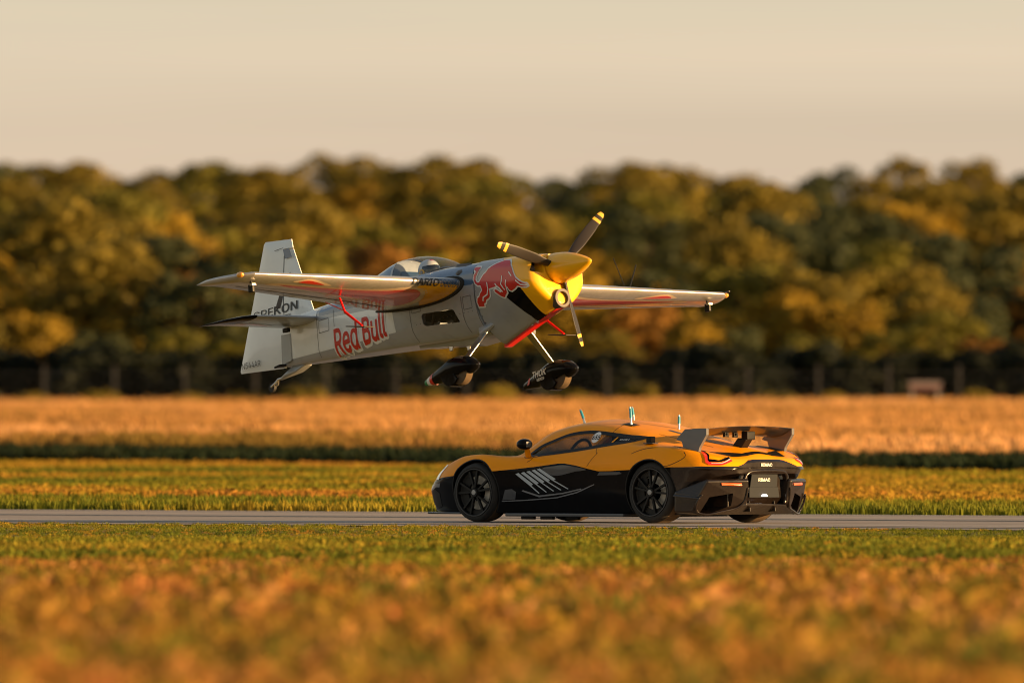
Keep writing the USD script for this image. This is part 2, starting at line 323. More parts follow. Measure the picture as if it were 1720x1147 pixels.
for k, (tint, sd, h, r, base) in enumerate(KINDS):
    path = f'/World/Prototypes/tree_kind_{k:03d}'
    stage.CreateClassPrim(path)
    make_tree(path, sd, tint + '_leaves', h, r, base * 0.1)
    stage.GetPrimAtPath(path).SetSpecifier(Sdf.SpecifierClass)
def copy(name, proto, label, category, loc, rz=0.0, sc=(1, 1, 1), group=None):
    x = UsdGeom.Xform.Define(stage, numbered('/World', name))
    x.AddTranslateOp().Set(Gf.Vec3d(*map(float, loc))); x.AddRotateZOp().Set(float(rz)); x.AddScaleOp().Set(Gf.Vec3f(*map(float, sc)))
    p = x.GetPrim(); p.GetReferences().AddInternalReference(proto); p.SetInstanceable(True)
    data(p, label=label, category=category, group=group)
    return p
ORDX = lambda k: ORD[k] if k < 20 else 'thirtieth' if k == 29 else ('twenty-' if k < 29 else 'thirty-') + ORD[(k - 20) if k < 29 else (k - 30)]
ORD = ['first', 'second', 'third', 'fourth', 'fifth', 'sixth', 'seventh', 'eighth', 'ninth', 'tenth', 'eleventh', 'twelfth', 'thirteenth', 'fourteenth',
       'fifteenth', 'sixteenth', 'seventeenth', 'eighteenth', 'nineteenth', 'twentieth', 'twenty-first', 'twenty-second', 'twenty-third', 'twenty-fourth']
LOOK = {'olive': 'olive green', 'golden': 'golden yellow', 'dark': 'dark green', 'russet': 'russet brown', 'green': 'mid green'}
ROWS = [  # distance, spacing, height, kinds, phrase
    (782, 2.5, 3.3, [1, 4, 5, 0, 8, 3, 5, 7, 4, 0], 'front row of the wood'),
    (796, 2.7, 4.5, [5, 1, 8, 0, 1, 4, 5, 7, 5, 8, 2, 3], 'second row of the wood'),
    (832, 3.0, 5.4, [1, 4, 0, 7, 5, 3, 6, 1, 8, 2, 4], 'third row of the wood'),
    (900, 3.2, 5.7, [5, 0, 2, 4, 6, 1, 7, 0, 3, 4, 8, 1], 'fourth row of the wood'),
    (980, 3.4, 6.0, [0, 6, 4, 1, 2, 8, 0, 5, 4, 6], 'fifth row of the wood'),
    (1080, 3.6, 6.2, [6, 2, 0, 4, 1, 8, 6, 0, 7, 4, 3], 'sixth row of the wood'),
    (1200, 3.8, 6.4, [4, 6, 7, 0, 8, 2, 6, 4, 0, 5], 'seventh row of the wood'),
    (1350, 4.1, 6.6, [0, 4, 6, 8, 2, 0, 6, 4, 7, 1, 0], 'eighth row of the wood'),
    (1530, 4.4, 6.8, [6, 0, 4, 8, 7, 6, 0, 3, 4, 6], 'ninth row of the wood'),
    (1750, 4.8, 7.0, [4, 6, 7, 0, 8, 6, 6, 4, 0, 2], 'topmost row of the wood')]
q = np.random.default_rng(21)
for D, sp, sc, kinds, phrase in ROWS:
    halfw = 0.0262 * D + 9
    n = int(2 * halfw / sp) + 1
    cells = []
    for k in range(n):
        X = -halfw + (k + 0.5) * 2 * halfw / n + q.uniform(-0.3, 0.3) * sp; Y = D + q.uniform(-1, 1) * (5 if D < 850 else 0.045 * D)
        xn = X / (0.0247 * D)
        left = 1.0 + 0.55 * np.clip((-xn - 0.42) / 0.45, 0, 1) * (790 < D < 850) * (0.75) + 0.12 * np.clip((-xn - 0.30) / 0.35, 0, 1) * (850 < D < 1000)
        s = sc / 10.0 * left * q.uniform(0.84, 1.14)
        cells.append((X, Y, s, kinds[(k * 7 + int(D)) % len(kinds)]))
    seen = {}
    inview = [c for c in cells]
    for X, Y, s, kd in inview:
        t = KINDS[kd][0]; i = seen.get(t, 0); seen[t] = i + 1
        copy('broadleaf_tree', f'/World/Prototypes/tree_kind_{kd:03d}', f'{LOOK[t]} broadleaf tree, {ORD[i]} {LOOK[t].split()[0]} one from left in {phrase}',
             'tree', (X, Y, ground_z(X, Y) - 0.1), q.uniform(0, 360), (s * q.uniform(1.08, 1.38), s * q.uniform(1.08, 1.38), s * q.uniform(0.86, 1.02)), 'trees of the wood')

# hedge and fence at the foot of the wood
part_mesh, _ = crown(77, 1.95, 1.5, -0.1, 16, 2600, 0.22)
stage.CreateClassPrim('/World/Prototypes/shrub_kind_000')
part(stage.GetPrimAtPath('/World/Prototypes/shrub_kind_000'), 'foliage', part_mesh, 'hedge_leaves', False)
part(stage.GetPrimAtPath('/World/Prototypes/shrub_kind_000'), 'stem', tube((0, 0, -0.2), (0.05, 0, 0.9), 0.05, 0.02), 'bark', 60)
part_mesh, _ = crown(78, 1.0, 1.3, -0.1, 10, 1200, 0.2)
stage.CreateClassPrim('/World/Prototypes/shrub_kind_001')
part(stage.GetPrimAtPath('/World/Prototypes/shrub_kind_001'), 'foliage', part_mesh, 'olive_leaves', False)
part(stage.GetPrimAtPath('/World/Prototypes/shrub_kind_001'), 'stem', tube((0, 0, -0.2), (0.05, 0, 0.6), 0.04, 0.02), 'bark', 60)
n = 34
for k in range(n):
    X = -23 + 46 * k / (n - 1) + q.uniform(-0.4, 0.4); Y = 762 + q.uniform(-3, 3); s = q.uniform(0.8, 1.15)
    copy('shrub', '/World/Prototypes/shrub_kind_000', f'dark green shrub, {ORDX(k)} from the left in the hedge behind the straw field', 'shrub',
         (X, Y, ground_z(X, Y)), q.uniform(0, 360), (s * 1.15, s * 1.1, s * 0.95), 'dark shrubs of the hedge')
for k, X in enumerate((-21.8, -19.2, -17.1, -14.6, -11.5, -9.2, -7.4, -3.1, -0.6, 2.2, 4.4, 6.9, 9.5, 11.2, 16.5, 18.8)):
    Y = 732 + q.uniform(-3, 3)
    copy('low_shrub', '/World/Prototypes/shrub_kind_001', f'low olive bush, {ORD[k]} from the left in front of the fence', 'shrub', (X, Y, ground_z(X, Y)), q.uniform(0, 360), (0.75, 0.7, q.uniform(0.45, 0.75)), 'low bushes before the fence')
MAT('weathered_concrete', (0.022, 0.022, 0.025), 0.85, vary=(4.0, 0.25))
MAT('galvanised_wire', (0.30, 0.30, 0.31), 0.5, 0.8)
fence = thing('fence', 'grey post and wire fence in front of the dark hedge', 'fence', (0, 742, 0))
fz = lambda x: float(ground_z(x, 742.0))
for k in range(20):
    X = -24.3 + 2.52 * k
    b = trimesh.creation.box((0.11, 0.11, 1.7)); b.apply_translation((X, 0, fz(X) + 0.75))
    part(fence, 'post', b, 'weathered_concrete', False)
for zz in (0.25, 0.6, 0.95, 1.3):
    part(fence, 'wire', tube((-24.4, -0.08, fz(-20) + zz), (24, -0.08, fz(20) + zz), 0.006, 0.006, 5), 'galvanised_wire', 60)
MAT('marker_white', (0.15, 0.13, 0.14), 0.7)
MAT('marker_red', (0.11, 0.04, 0.035), 0.7)
mk = thing('marker_board', 'low white and red marker board in front of the fence on the right', 'marker', (14.2, 712, float(ground_z(14.2, 712))))
for nm, size, at, m in (('board', (1.1, 0.05, 0.16), (0, 0, 0.98), 'marker_white'), ('board', (1.1, 0.05, 0.14), (0, 0, 0.825), 'marker_red')):
    b = trimesh.creation.box(size); b.apply_translation(at); part(mk, nm, b, m, False)
for sx in (-0.45, 0.45):
    part(mk, 'leg', tube((sx, 0.04, -0.1), (sx, 0.04, 0.95), 0.025, 0.025), 'galvanised_wire', 60)


# ------------------------------------------------------------------ shape tools for the two machines
class Loft:
    """Body through stations along x; each station lists half-section points (y, z) from the keel to the crown. Symmetric about y = 0."""
    def __init__(self, table, shear=None):
        table = sorted(table, key=lambda s: s[0])
        self.x = np.array([s[0] for s in table], float); self.P = np.array([s[1] for s in table], float)
        self.f = PchipInterpolator(self.x, self.P, axis=0); self.shear = shear
    def half(self, xs, m):
        C = self.f(xs); out = []
        for c in C:
            d = np.r_[0, np.cumsum(np.maximum(np.linalg.norm(np.diff(c, axis=0), axis=1), 1e-5) ** 0.75)]
            k = len(c) - 1; pieces = np.linspace(0, k, m)
            out.append(PchipInterpolator(d, c, axis=0)(np.interp(pieces, np.arange(k + 1), d)))
        return np.array(out)                                   # (stations, m, 2)
    def grid(self, xs, m):
        h = self.half(xs, m); g = np.concatenate([np.repeat(np.asarray(xs)[:, None, None], m, 1), h], -1)
        if self.shear: g[..., 0] += self.shear(g[..., 0], g[..., 1], g[..., 2])
        return g
    def mesh(self, n, m, xs=None):
        xs = np.linspace(self.x[0], self.x[-1], n) if xs is None else xs
        g = self.grid(xs, m); r = g[:, -2:0:-1] * [1, -1, 1]
        ring = np.concatenate([g, r], 1); n, k = ring.shape[:2]
        v = np.vstack([ring.reshape(-1, 3), ring[0].mean(0), ring[-1].mean(0)])
        i = np.arange(n * k).reshape(n, k); j = np.roll(i, -1, 1)
        q = np.stack([i[:-1], j[:-1], j[1:], i[1:]], -1).reshape(-1, 4)
        f = [q[:, [0, 1, 2]], q[:, [0, 2, 3]], np.stack([np.full(k, n * k), j[0], i[0]], -1), np.stack([np.full(k, n * k + 1), i[-1], j[-1]], -1)]
        me = trimesh.Trimesh(v, np.vstack(f), process=False)
        me.merge_vertices(); me.update_faces(me.nondegenerate_faces()); me.fix_normals()
        if me.volume < 0: me.invert()
        return me
def solid(poly, a, b, axis='y'):
    """A 2-D polygon given in (x,z), (y,z) or (x,y), extruded along the remaining axis from a to b."""
    poly = poly if isinstance(poly, Polygon) else Polygon(poly)
    m = trimesh.creation.extrude_polygon(poly.buffer(0), b - a, engine='earcut'); v = m.vertices.copy(); h = v[:, 2] + a
    m.vertices = {'y': np.stack([v[:, 0], h, v[:, 1]], 1), 'x': np.stack([h, v[:, 0], v[:, 1]], 1), 'z': np.stack([v[:, 0], v[:, 1], h], 1)}[axis]
    m.fix_normals()
    if m.volume < 0: m.invert()
    return m
def boolean(op, *ms):
    return getattr(trimesh.boolean, op)(list(ms), engine='manifold')
def minus(a, *b): return boolean('difference', a, *b)
def common_(a, *b): return boolean('intersection', a, *b)
def hull(pts, r=0.0, sub=1):
    """Convex hull of points, rounded by radius r."""
    pts = np.asarray(pts, float)
    if r:
        s = trimesh.creation.icosphere(sub, r).vertices
        pts = (pts[:, None] + s[None]).reshape(-1, 3)
    return trimesh.convex.convex_hull(pts)
def rbox(size, r, at=(0, 0, 0)):
    h = np.array(size) / 2 - r
    return hull([np.array([a, b, c]) * h + at for a in (-1, 1) for b in (-1, 1) for c in (-1, 1)], r)
def rod(pts, r, n=8):
    pts = [np.array(p, float) for p in pts]
    return cat([tube(a, b, r, r, n) for a, b in zip(pts[:-1], pts[1:])] + [trimesh.creation.icosphere(1, r).apply_translation(p) for p in pts[1:-1]])
def smooth_poly(pts, n=8, closed=True):
    p = np.asarray(pts, float)
    if closed:
        p = np.vstack([p[-2:], p, p[:2]])
        d = np.r_[0, np.cumsum(np.linalg.norm(np.diff(p, axis=0), axis=1) ** 0.5)]
        from scipy.interpolate import CubicHermiteSpline
        m = np.gradient(p, d, axis=0)
        t = np.concatenate([np.linspace(d[i], d[i + 1], n, endpoint=False) for i in range(2, len(p) - 2)])
        return CubicHermiteSpline(d, p, m)(t)
    d = np.r_[0, np.cumsum(np.linalg.norm(np.diff(p, axis=0), axis=1))]
    return PchipInterpolator(d, p, axis=0)(np.linspace(0, d[-1], n * len(p)))
def decal(poly, surf, cell=0.03, off=0.003, flip=False):
    """A thin skin: the polygon, cut into small cells, laid on the surface surf(u, v) -> xyz and lifted along its normal."""
    poly = poly if hasattr(poly, 'geom_type') else Polygon(poly)
    poly = poly.buffer(0)
    x0, y0, x1, y1 = poly.bounds
    gx, gy = np.meshgrid(np.arange(x0, x1 + cell, cell), np.arange(y0, y1 + cell, cell), indexing='ij')
    cells = shapely.box(gx.ravel(), gy.ravel(), gx.ravel() + cell, gy.ravel() + cell)
    shapely.prepare(poly)
    cells = cells[shapely.intersects(poly, cells)]
    V, Fc, n = [], [], 0
    for c in shapely.intersection(poly, cells):
        for g in getattr(c, 'geoms', [c]):
            if g.geom_type != 'Polygon' or g.area < 1e-9: continue
            v, f = trimesh.creation.triangulate_polygon(g, engine='earcut')
            V.append(v); Fc.append(np.asarray(f) + n); n += len(v)
    v2, f = np.vstack(V), np.vstack(Fc)
    uv, inv_ = np.unique(np.round(v2, 6), axis=0, return_inverse=True); f = inv_.ravel()[f]
    f = f[(f[:, 0] != f[:, 1]) & (f[:, 1] != f[:, 2]) & (f[:, 0] != f[:, 2])]
    a = uv[f[:, 1]] - uv[f[:, 0]]; b = uv[f[:, 2]] - uv[f[:, 0]]
    neg = a[:, 0] * b[:, 1] - a[:, 1] * b[:, 0] < 0
    f[neg] = f[neg][:, ::-1]
    e = cell * 0.2
    P = surf(uv[:, 0], uv[:, 1]); du = surf(uv[:, 0] + e, uv[:, 1]) - surf(uv[:, 0] - e, uv[:, 1]); dv = surf(uv[:, 0], uv[:, 1] + e) - surf(uv[:, 0], uv[:, 1] - e)
    N = np.cross(du, dv); N /= np.maximum(np.linalg.norm(N, axis=1, keepdims=True), 1e-9)
    if flip: N, f = -N, f[:, ::-1]
    return trimesh.Trimesh(P + N * off, f, process=False)
def text_poly(text, height, bold=False, shear=0.0, sx=1.0):
    m = meshkit.text_mesh(text, height, 0.01, bold)
    t = m.triangles[(m.triangles[:, :, 2] > 0.005).all(1)][:, :, :2]
    p = shapely.union_all([Polygon(q).buffer(1e-5) for q in t])
    return shapely.affinity.affine_transform(p, [sx, shear, 0, 1, 0, 0])
import shapely.affinity
def place(p, x=0, y=0, rot=0.0, flipx=False):
    if flipx: p = shapely.affinity.scale(p, -1, 1, origin=(0, 0))
    return shapely.affinity.translate(shapely.affinity.rotate(p, rot, origin=(0, 0)), x, y)
def side_surface(g, keep):
    """y = Y(x, z) of the left side from grid points; returns surf(x, z) -> xyz."""
    p = g[keep]
    s = LinearNDInterpolator(p[:, [0, 2]] * [1, 1.0001], p[:, 1])
    from scipy.interpolate import NearestNDInterpolator
    nn = NearestNDInterpolator(p[:, [0, 2]], p[:, 1])
    def surf(x, z):
        y = s(x, z); y = np.where(np.isnan(y), nn(x, z), y)
        return np.stack([x, y, z], -1)
    return surf
def mirror(m):
    m = m.copy(); m.vertices[:, 1] *= -1; m.invert(); return m

# ------------------------------------------------------------------ the car
MAT('yellow_paint', (0.88, 0.315, 0.002), 0.34, 0.0, 0.0, 0.16, vary=(0.8, 0.03))
MAT('black_paint', (0.003, 0.003, 0.0035), 0.12, 0.0, 0.0, 0.12, vary=(6.0, 0.2))
MAT('bumper_black', (0.012, 0.008, 0.006), 0.22, 0.1, 0.3, vary=(6.0, 0.2))
MAT('plate_grey', (0.026, 0.030, 0.036), 0.8, spec=0.15)
MAT('endplate_grey', (0.12, 0.125, 0.135), 0.32, 0.1, 0.5)
MAT('carbon', (0.016, 0.016, 0.018), 0.35, 0.0, 0.6, vary=(60.0, 0.35))
MAT('satin_black', (0.007, 0.007, 0.007), 0.45, spec=0.25)
MAT('grey_carbon', (0.045, 0.048, 0.055), 0.35, 0.0, 0.4, vary=(8.0, 0.12))
MAT('silver_stripe', (0.40, 0.46, 0.51), 0.4)
MAT('rubber', (0.016, 0.015, 0.014), 0.75, vary=(9.0, 0.3))
MAT('dusty_rubber', (0.10, 0.065, 0.035), 0.85, vary=(9.0, 0.3))
MAT('brake_steel', (0.42, 0.40, 0.36), 0.45, 0.6, vary=(30.0, 0.15))
MAT('lamp_white', (0.75, 0.76, 0.78), 0.15, 0.3, 1.0)
MAT('tail_red', (0.55, 0.015, 0.010), 0.15, 0.0, 1.0, emission_color=(1.0, 0.03, 0.015), emission_strength=0.35)
MAT('reflector_orange', (0.75, 0.12, 0.02), 0.25, 0.0, 1.0)
MAT('white_lettering', (0.72, 0.72, 0.72), 0.4)
MAT('lamp_lit', (0.9, 0.9, 0.9), 0.2, emission_color=(1.0, 0.95, 0.9), emission_strength=3.0)
MAT('seat_cloth', (0.030, 0.034, 0.045), 0.8)
MAT('cyan_tape', (0.02, 0.25, 0.36), 0.4, 0.0, 0.5)
MAT('bright_metal', (0.62, 0.60, 0.57), 0.25, 0.9)
MAT('chrome_edge', (0.26, 0.27, 0.29), 0.3, 0.8)
MAT('rim_grey', (0.06, 0.06, 0.065), 0.35, 0.6)
def GLASS(name, tint, most=0.55):
    return usdkit.material(stage, '/World/Looks/' + name, {'w': ('layer_weight', {'blend': 0.5}), 'p': ('math', {'math_type': 'power', 'value2': 4.0}),
        'm': ('math', {'math_type': 'multiply_add', 'value2': most, 'value3': 0.035}), 't': ('transparent_bsdf', {'color': tint}),
        'g': ('glossy_bsdf', {'color': (1, 1, 1), 'roughness': 0.02}), 'x': ('mix_closure', {})},
        [('w.facing', 'p.value1'), ('p.value', 'm.value1'), ('m.value', 'x.fac'), ('t.BSDF', 'x.closure1'), ('g.BSDF', 'x.closure2')], surface='x.closure')
GLASS('tinted_glass', (0.50, 0.52, 0.54))
GLASS('canopy_glass', (0.80, 0.84, 0.88))

CAR_TH = math.radians(42.1)
CAR_R = np.array([[-math.cos(CAR_TH), -math.sin(CAR_TH), 0], [math.sin(CAR_TH), -math.cos(CAR_TH), 0], [0, 0, 1]])
CAR_O = np.array([2.2365, 240.7197, 0.018])
car = thing('sports_car', 'orange and black low sports car with a rear wing driving along the runway', 'car', CAR_O, CAR_R)

def st(x, w, zb, z4, y5, z5, y6, z6, y7, z7, y8, z8, z9):
    yb = max(w - 0.10, 0.08)
    return (x, [(0, zb), (yb * 0.6, zb), (yb, zb + 0.005), (w - 0.07, zb + 0.10 * (z4 - zb) + 0.03), (w - 0.022, 0.5 * (zb + z4) + 0.05), (w, z4), (y5, z5), (y6, z6), (y7, z7), (y8, z8), (y8 * 0.5, z8 + 0.7 * (z9 - z8)), (0, z9)])
CAR = [st(3.80, .46, .15, .33, .42, .375, .34, .39, .26, .395, .15, .40, .40),
       st(3.74, .60, .125, .35, .55, .405, .45, .425, .33, .43, .18, .44, .44),
       st(3.60, .72, .115, .40, .66, .50, .52, .485, .38, .48, .2, .485, .485),
       st(3.45, .80, .11, .46, .715, .60, .55, .56, .40, .525, .2, .525, .525),
       st(3.25, .88, .11, .53, .76, .700, .58, .645, .42, .58, .2, .575, .575),
       st(3.00, .94, .11, .58, .79, .768, .62, .725, .45, .63, .22, .62, .62),
       st(2.75, .955, .10, .60, .80, .785, .64, .765, .46, .675, .25, .66, .66),
       st(2.47, .945, .10, .60, .80, .765, .68, .765, .50, .72, .25, .725, .73),
       st(2.20, .925, .10, .60, .82, .752, .740, .772, .66, .82, .50, .885, .92),
       st(1.84, .905, .10, .62, .83, .765, .775, .80, .69, .93, .53, 1.06, 1.13),
       st(1.33, .915, .10, .64, .85, .79, .795, .84, .70, .99, .54, 1.13, 1.195),
       st(0.96, .935, .10, .655, .865, .83, .79, .885, .69, 1.015, .53, 1.12, 1.178),
       st(0.49, .970, .10, .665, .87, .865, .78, .925, .66, .995, .48, 1.06, 1.112),
       st(0.17, .985, .11, .665, .87, .88, .76, .905, .62, .935, .44, .99, 1.045),
       st(-0.20, .985, .14, .655, .865, .875, .74, .885, .58, .875, .38, .905, .965),
       st(-0.42, .960, .20, .645, .845, .852, .72, .86, .55, .845, .34, .865, .915),
       st(-0.60, .915, .42, .64, .805, .815, .68, .825, .50, .815, .30, .835, .875),
       st(-0.75, .850, .50, .63, .745, .775, .62, .785, .45, .785, .26, .805, .835),
       st(-0.90, .72, .55, .62, .63, .715, .52, .74, .38, .745, .22, .755, .765),
       st(-0.98, .56, .57, .615, .50, .66, .42, .685, .32, .695, .18, .705, .71)]
car_loft = Loft(CAR)
xs_ = np.unique(np.r_[np.linspace(-0.98, 3.80, 150), np.linspace(3.4, 3.8, 30), np.linspace(-.98, -.4, 30)])
shell = car_loft.mesh(0, 56, xs_)
cg = car_loft.grid(np.linspace(-0.98, 3.80, 260), 111)          # 10 points per control interval
tt = np.arange(111)[None, :] / 10.0 + 0 * cg[..., 0]
side_keep = (tt > 2.2) & ((tt < 6.0) | ((tt < 9.6) & (cg[..., 0] < 2.25) & (cg[..., 0] > 0.1)))
car_side = side_surface(cg, side_keep)
top_pts = cg[tt > 6.2]
_zi = LinearNDInterpolator(top_pts[:, :2], top_pts[:, 2])
def car_top(x, y):
    z = _zi(x, np.maximum(np.abs(y), 0.004)); return np.stack([x, y, np.nan_to_num(z, nan=0.8)], -1)

WINDOW = [(2.06, .762), (1.75, .785), (1.47, .812), (1.2, .842), (.841, .890), (.42, .950), (.350, .978), (.61, 1.005), (.916, 1.036), (1.121, 1.050), (1.325, 1.044), (1.53, 1.012), (1.735, .944), (1.941, .862)]
window = Polygon(smooth_poly(WINDOW, 6))
WIND = [(2.50, .0), (2.46, .30), (2.32, .52), (2.05, .515), (1.74, .44), (1.70, 0), (1.74, -.44), (2.05, -.515), (2.32, -.52), (2.46, -.30)]
windshield = Polygon(smooth_poly(WIND, 6))
cav = Loft([(x, [(0, .28), (p[2][0] * .5, .28), (p[2][0] - .12, .30), (p[4][0] - .10, .40), (p[5][0] - .09, p[5][1] - .05), (p[7][0] - .05, p[7][1] - .03), (p[8][0] - .045, p[8][1] - .02), (p[9][0] - .03, p[9][1] - .045), (0, p[11][1] - .05)]) for x, p in CAR if 0.4 < x < 2.4]).mesh(40, 30)
arch = lambda x, r, y0, y1: trimesh.creation.cylinder(r, y1 - y0, sections=48).apply_transform(trimesh.transformations.rotation_matrix(math.pi / 2, [1, 0, 0])).apply_translation((x, (y0 + y1) / 2, 0.352))
arches = [arch(x, (0.390 if x < 1 else 0.380), s * .62 if s > 0 else -1.2, 1.2 if s > 0 else -.62) for x in (0, 2.77) for s in (1, -1)]
body = minus(shell, cav, *arches)
win_cut = [solid(window, -1.2, 1.2, 'y'), solid(windshield, 0.74, 1.3, 'z')]
win_cut[1] = minus(win_cut[1], solid([(1.5, .5), (2.6, .5), (2.6, .70), (2.40, .765), (1.5, .765)], -1, 1, 'y'))
body = minus(body, *win_cut)
LOWER = [(4.2, -.2), (4.2, .44), (3.62, .47), (3.35, .515), (3.10, .535), (2.80, .56), (2.548, .585), (2.193, .612), (1.8, .648), (1.493, .682), (1.371, .684), (1.18, .660), (.981, .622), (.814, .596), (.60, .600), (.332, .612), (-.223, .645), (-.518, .648), (-.72, .655), (-1.5, .655), (-1.5, -.2)]
low_cut = solid(LOWER, -1.3, 1.3, 'y')
HUMP = [(-.95, .40), (.95, .40), (.95, .652), (.62, .652), (.52, .655), (.42, .685), (.30, .728), (.20, .735), (-.20, .735), (-.30, .728), (-.42, .685), (-.52, .655), (-.62, .652), (-.95, .652)]
low_cut = boolean('union', low_cut, solid(HUMP, -1.5, -0.90, 'x'))
part(car, 'body', minus(body, low_cut), 'yellow_paint', 28)
lowb = common_(body, low_cut); rear_box = solid([(-2, -.5), (-.335, -.5), (-.335, 2), (-2, 2)], -2, 2, 'y')
part(car, 'lower_body', minus(lowb, rear_box), 'black_paint', 28)
part(car, 'rear_bumper', common_(lowb, rear_box), 'bumper_black', 28)
for x in (0, 2.77):
    for s in (1, -1):
        ro = .3895 if x < 1 else .3795
        a = common_(minus(arch(x, ro, s * .60 if s > 0 else -1.2, 1.2 if s > 0 else -.60), arch(x, ro - .013, s * .605 if s > 0 else -1.3, 1.3 if s > 0 else -.605)), shell)
        part(car, 'wheel_arch', a, 'satin_black', 30)
wpane = Polygon(smooth_poly(WINDOW, 6)).buffer(0.006)
for flip in (False, True):
    d_ = decal(wpane, car_side, 0.05, -0.008, flip=True)
    part(car, 'side_window', mirror(d_) if flip else d_, 'tinted_glass', True)
    fr = window.buffer(0.014).difference(window.buffer(-0.026))
    d_ = decal(fr, car_side, 0.04, 0.002, flip=True)
    part(car, 'window_surround', mirror(d_) if flip else d_, 'satin_black', True)
    rear_panel = window.intersection(sbox(0.2, 0.7, 0.92, 1.2)).difference(Polygon([(.74, .80), (.92, .80), (.92, 1.2), (.88, 1.2)]))
    d_ = decal(rear_panel.buffer(-.004), car_side, 0.04, 0.001, flip=True)
    part(car, 'quarter_panel', mirror(d_) if flip else d_, 'black_paint', True)
part(car, 'windshield', decal(windshield.buffer(0.004), car_top, 0.06, -0.008), 'tinted_glass', True)
d_ = place(text_poly('NEVERA R', 0.022), .40, .962, 0)
part(car, 'side_lettering', decal(place(text_poly('NEVERA R', 0.020, sx=1.1), .66, .948, 0 , True), car_side, 0.02, 0.005, flip=True), 'white_lettering', True)
part(car, 'window_strip', decal(Polygon([(.735, .925), (.765, .925), (.725, .985), (.700, .985)]), car_side, 0.02, 0.006, flip=True), 'yellow_paint', True)
cx, cz = 1.045, .984
disc_ = shapely.Point(cx, cz).buffer(0.062)
part(car, 'number_disc', decal(disc_, car_side, 0.03, 0.004, flip=True), 'white_lettering', True)
part(car, 'race_number', decal(place(text_poly('655', 0.048, True), cx + .062, cz - .024, 0, True), car_side, 0.02, 0.007, flip=True), 'black_paint', True)
# interior
def seat(y):
    s = cat([rbox((.5, .42, .14), .04, (1.28, y, .36)), hull([(1.08, y - .19, .40), (1.08, y + .19, .40), (.86, y - .17, .86), (.86, y + .17, .86), (.97, y - .19, .38), (.97, y + .19, .38), (.80, y - .17, .86), (.80, y + .17, .86)], .03),
             hull([(.80, y - .10, .90), (.80, y + .10, .90), (.77, y - .09, .99), (.77, y + .09, .99)], .035)])
    return s
part(car, 'seat', seat(.38), 'seat_cloth', 40); part(car, 'seat', seat(-.38), 'seat_cloth', 40)
tor = trimesh.creation.torus(.17, .018, 32, 10).apply_transform(trimesh.transformations.rotation_matrix(math.radians(68), [0, 1, 0])).apply_translation((1.60, .38, .80))
part(car, 'steering_wheel', cat([tor, tube((1.60, .38, .80), (1.85, .38, .70), .03, .04), rod([(1.60, .22, .80), (1.60, .54, .80)], .015)]), 'satin_black', 40)
part(car, 'dashboard', hull([(1.72, -.66, .70), (1.72, .66, .70), (2.15, -.6, .72), (2.15, .6, .72), (1.75, -.66, .5), (1.75, .66, .5), (2.2, 0, .74)], .03), 'satin_black', 40)
# wheels
def revolve(profile, n=56):
    m = trimesh.creation.revolve(np.array(profile, float), sections=n); m.apply_transform(trimesh.transformations.rotation_matrix(-math.pi / 2, [1, 0, 0])); m.fix_normals(); return m
def wheel(x, s, R_, wd, ry=.0):
    """Axis along y; s=+1 left. Outer face at y = s*yo."""
    yo = .955 if x < 1 else .935
    out = part(car, 'wheel', revolve([(.20, -wd), (.335, -wd), (R_ - .008, -wd + .035), (R_, -wd + .075), (R_, -.07), (R_ - .010, -.03), (R_ - .035, -.006), (.292, -.002), (.278, -.012), (.272, -.05), (.20, -.06), (.20, -wd)]).apply_transform(np.diag([1, s, 1, 1]) if s > 0 else np.diag([1, -1, 1, 1])).apply_translation((x, s * yo, R_ - .003)), 'rubber', 40)
    part(out, 'tread', revolve([(R_ - .004, -wd + .06), (R_ + .0015, -wd + .075), (R_ + .0015, -.075), (R_ - .004, -.055), (R_ - .02, -.06), (R_ - .02, -wd + .06), (R_ - .004, -wd + .06)]).apply_transform(np.diag([1, s, 1, 1])).apply_translation((x, s * yo, R_ - .003)), 'dusty_rubber', 40)
    T = lambda m: (m if s > 0 else mirror(m)).apply_translation((x, s * yo, R_ - .003))
    rim = [revolve([(.258, -.20), (.281, -.20), (.281, -.004), (.274, .002), (.262, -.004), (.256, -.03), (.258, -.20)]), revolve([(.0, .004), (.050, .004), (.058, -.012), (.060, -.06), (.0, -.06), (0, .004)], 32)]
    for k in range(5):
        a = k * 2 * math.pi / 5 + (.45 if x < 1 else .2)
        for da, w0, w1 in ((-.10, .018, .026), (.10, .018, .026)):
            c = lambda r, t, y: (r * math.cos(a + t), y, r * math.sin(a + t))
            rim.append(hull([c(.045, da - .25, -.012), c(.045, da + .25, -.012), c(.268, da * 2.4 - .045, -.016), c(.268, da * 2.4 + .045, -.016), c(.045, da - .2, -.045), c(.045, da + .2, -.045), c(.268, da * 2.4 - .05, -.05), c(.268, da * 2.4 + .05, -.05)]))
    part(out, 'rim', T(cat(rim)), 'satin_black', 30)
    part(out, 'rim_edge', T(revolve([(.270, .0025), (.2785, .0025), (.2785, -.003), (.270, -.003), (.270, .0025)])), 'rim_grey', 40)
    part(out, 'brake_disc', T(revolve([(.10, -.085), (.215, -.085), (.215, -.115), (.10, -.115), (.10, -.085)], 40)), 'brake_steel', 40)
    cal = common_(trimesh.creation.annulus(.13, .232, .10, sections=40).apply_transform(trimesh.transformations.rotation_matrix(math.pi / 2, [1, 0, 0])).apply_translation((0, -.10, 0)), solid([(.08, -.16), (.3, -.2), (.3, .2), (.08, .16)], -.2, 0, 'y'))
    part(out, 'brake_caliper', T(cal), 'satin_black', 30)
    hb = [revolve([(0, .008), (.030, .007), (.034, .0), (0, 0), (0, .008)], 24)]
    part(out, 'hub_cap', T(cat(hb)), 'chrome_edge', 40)
    return out
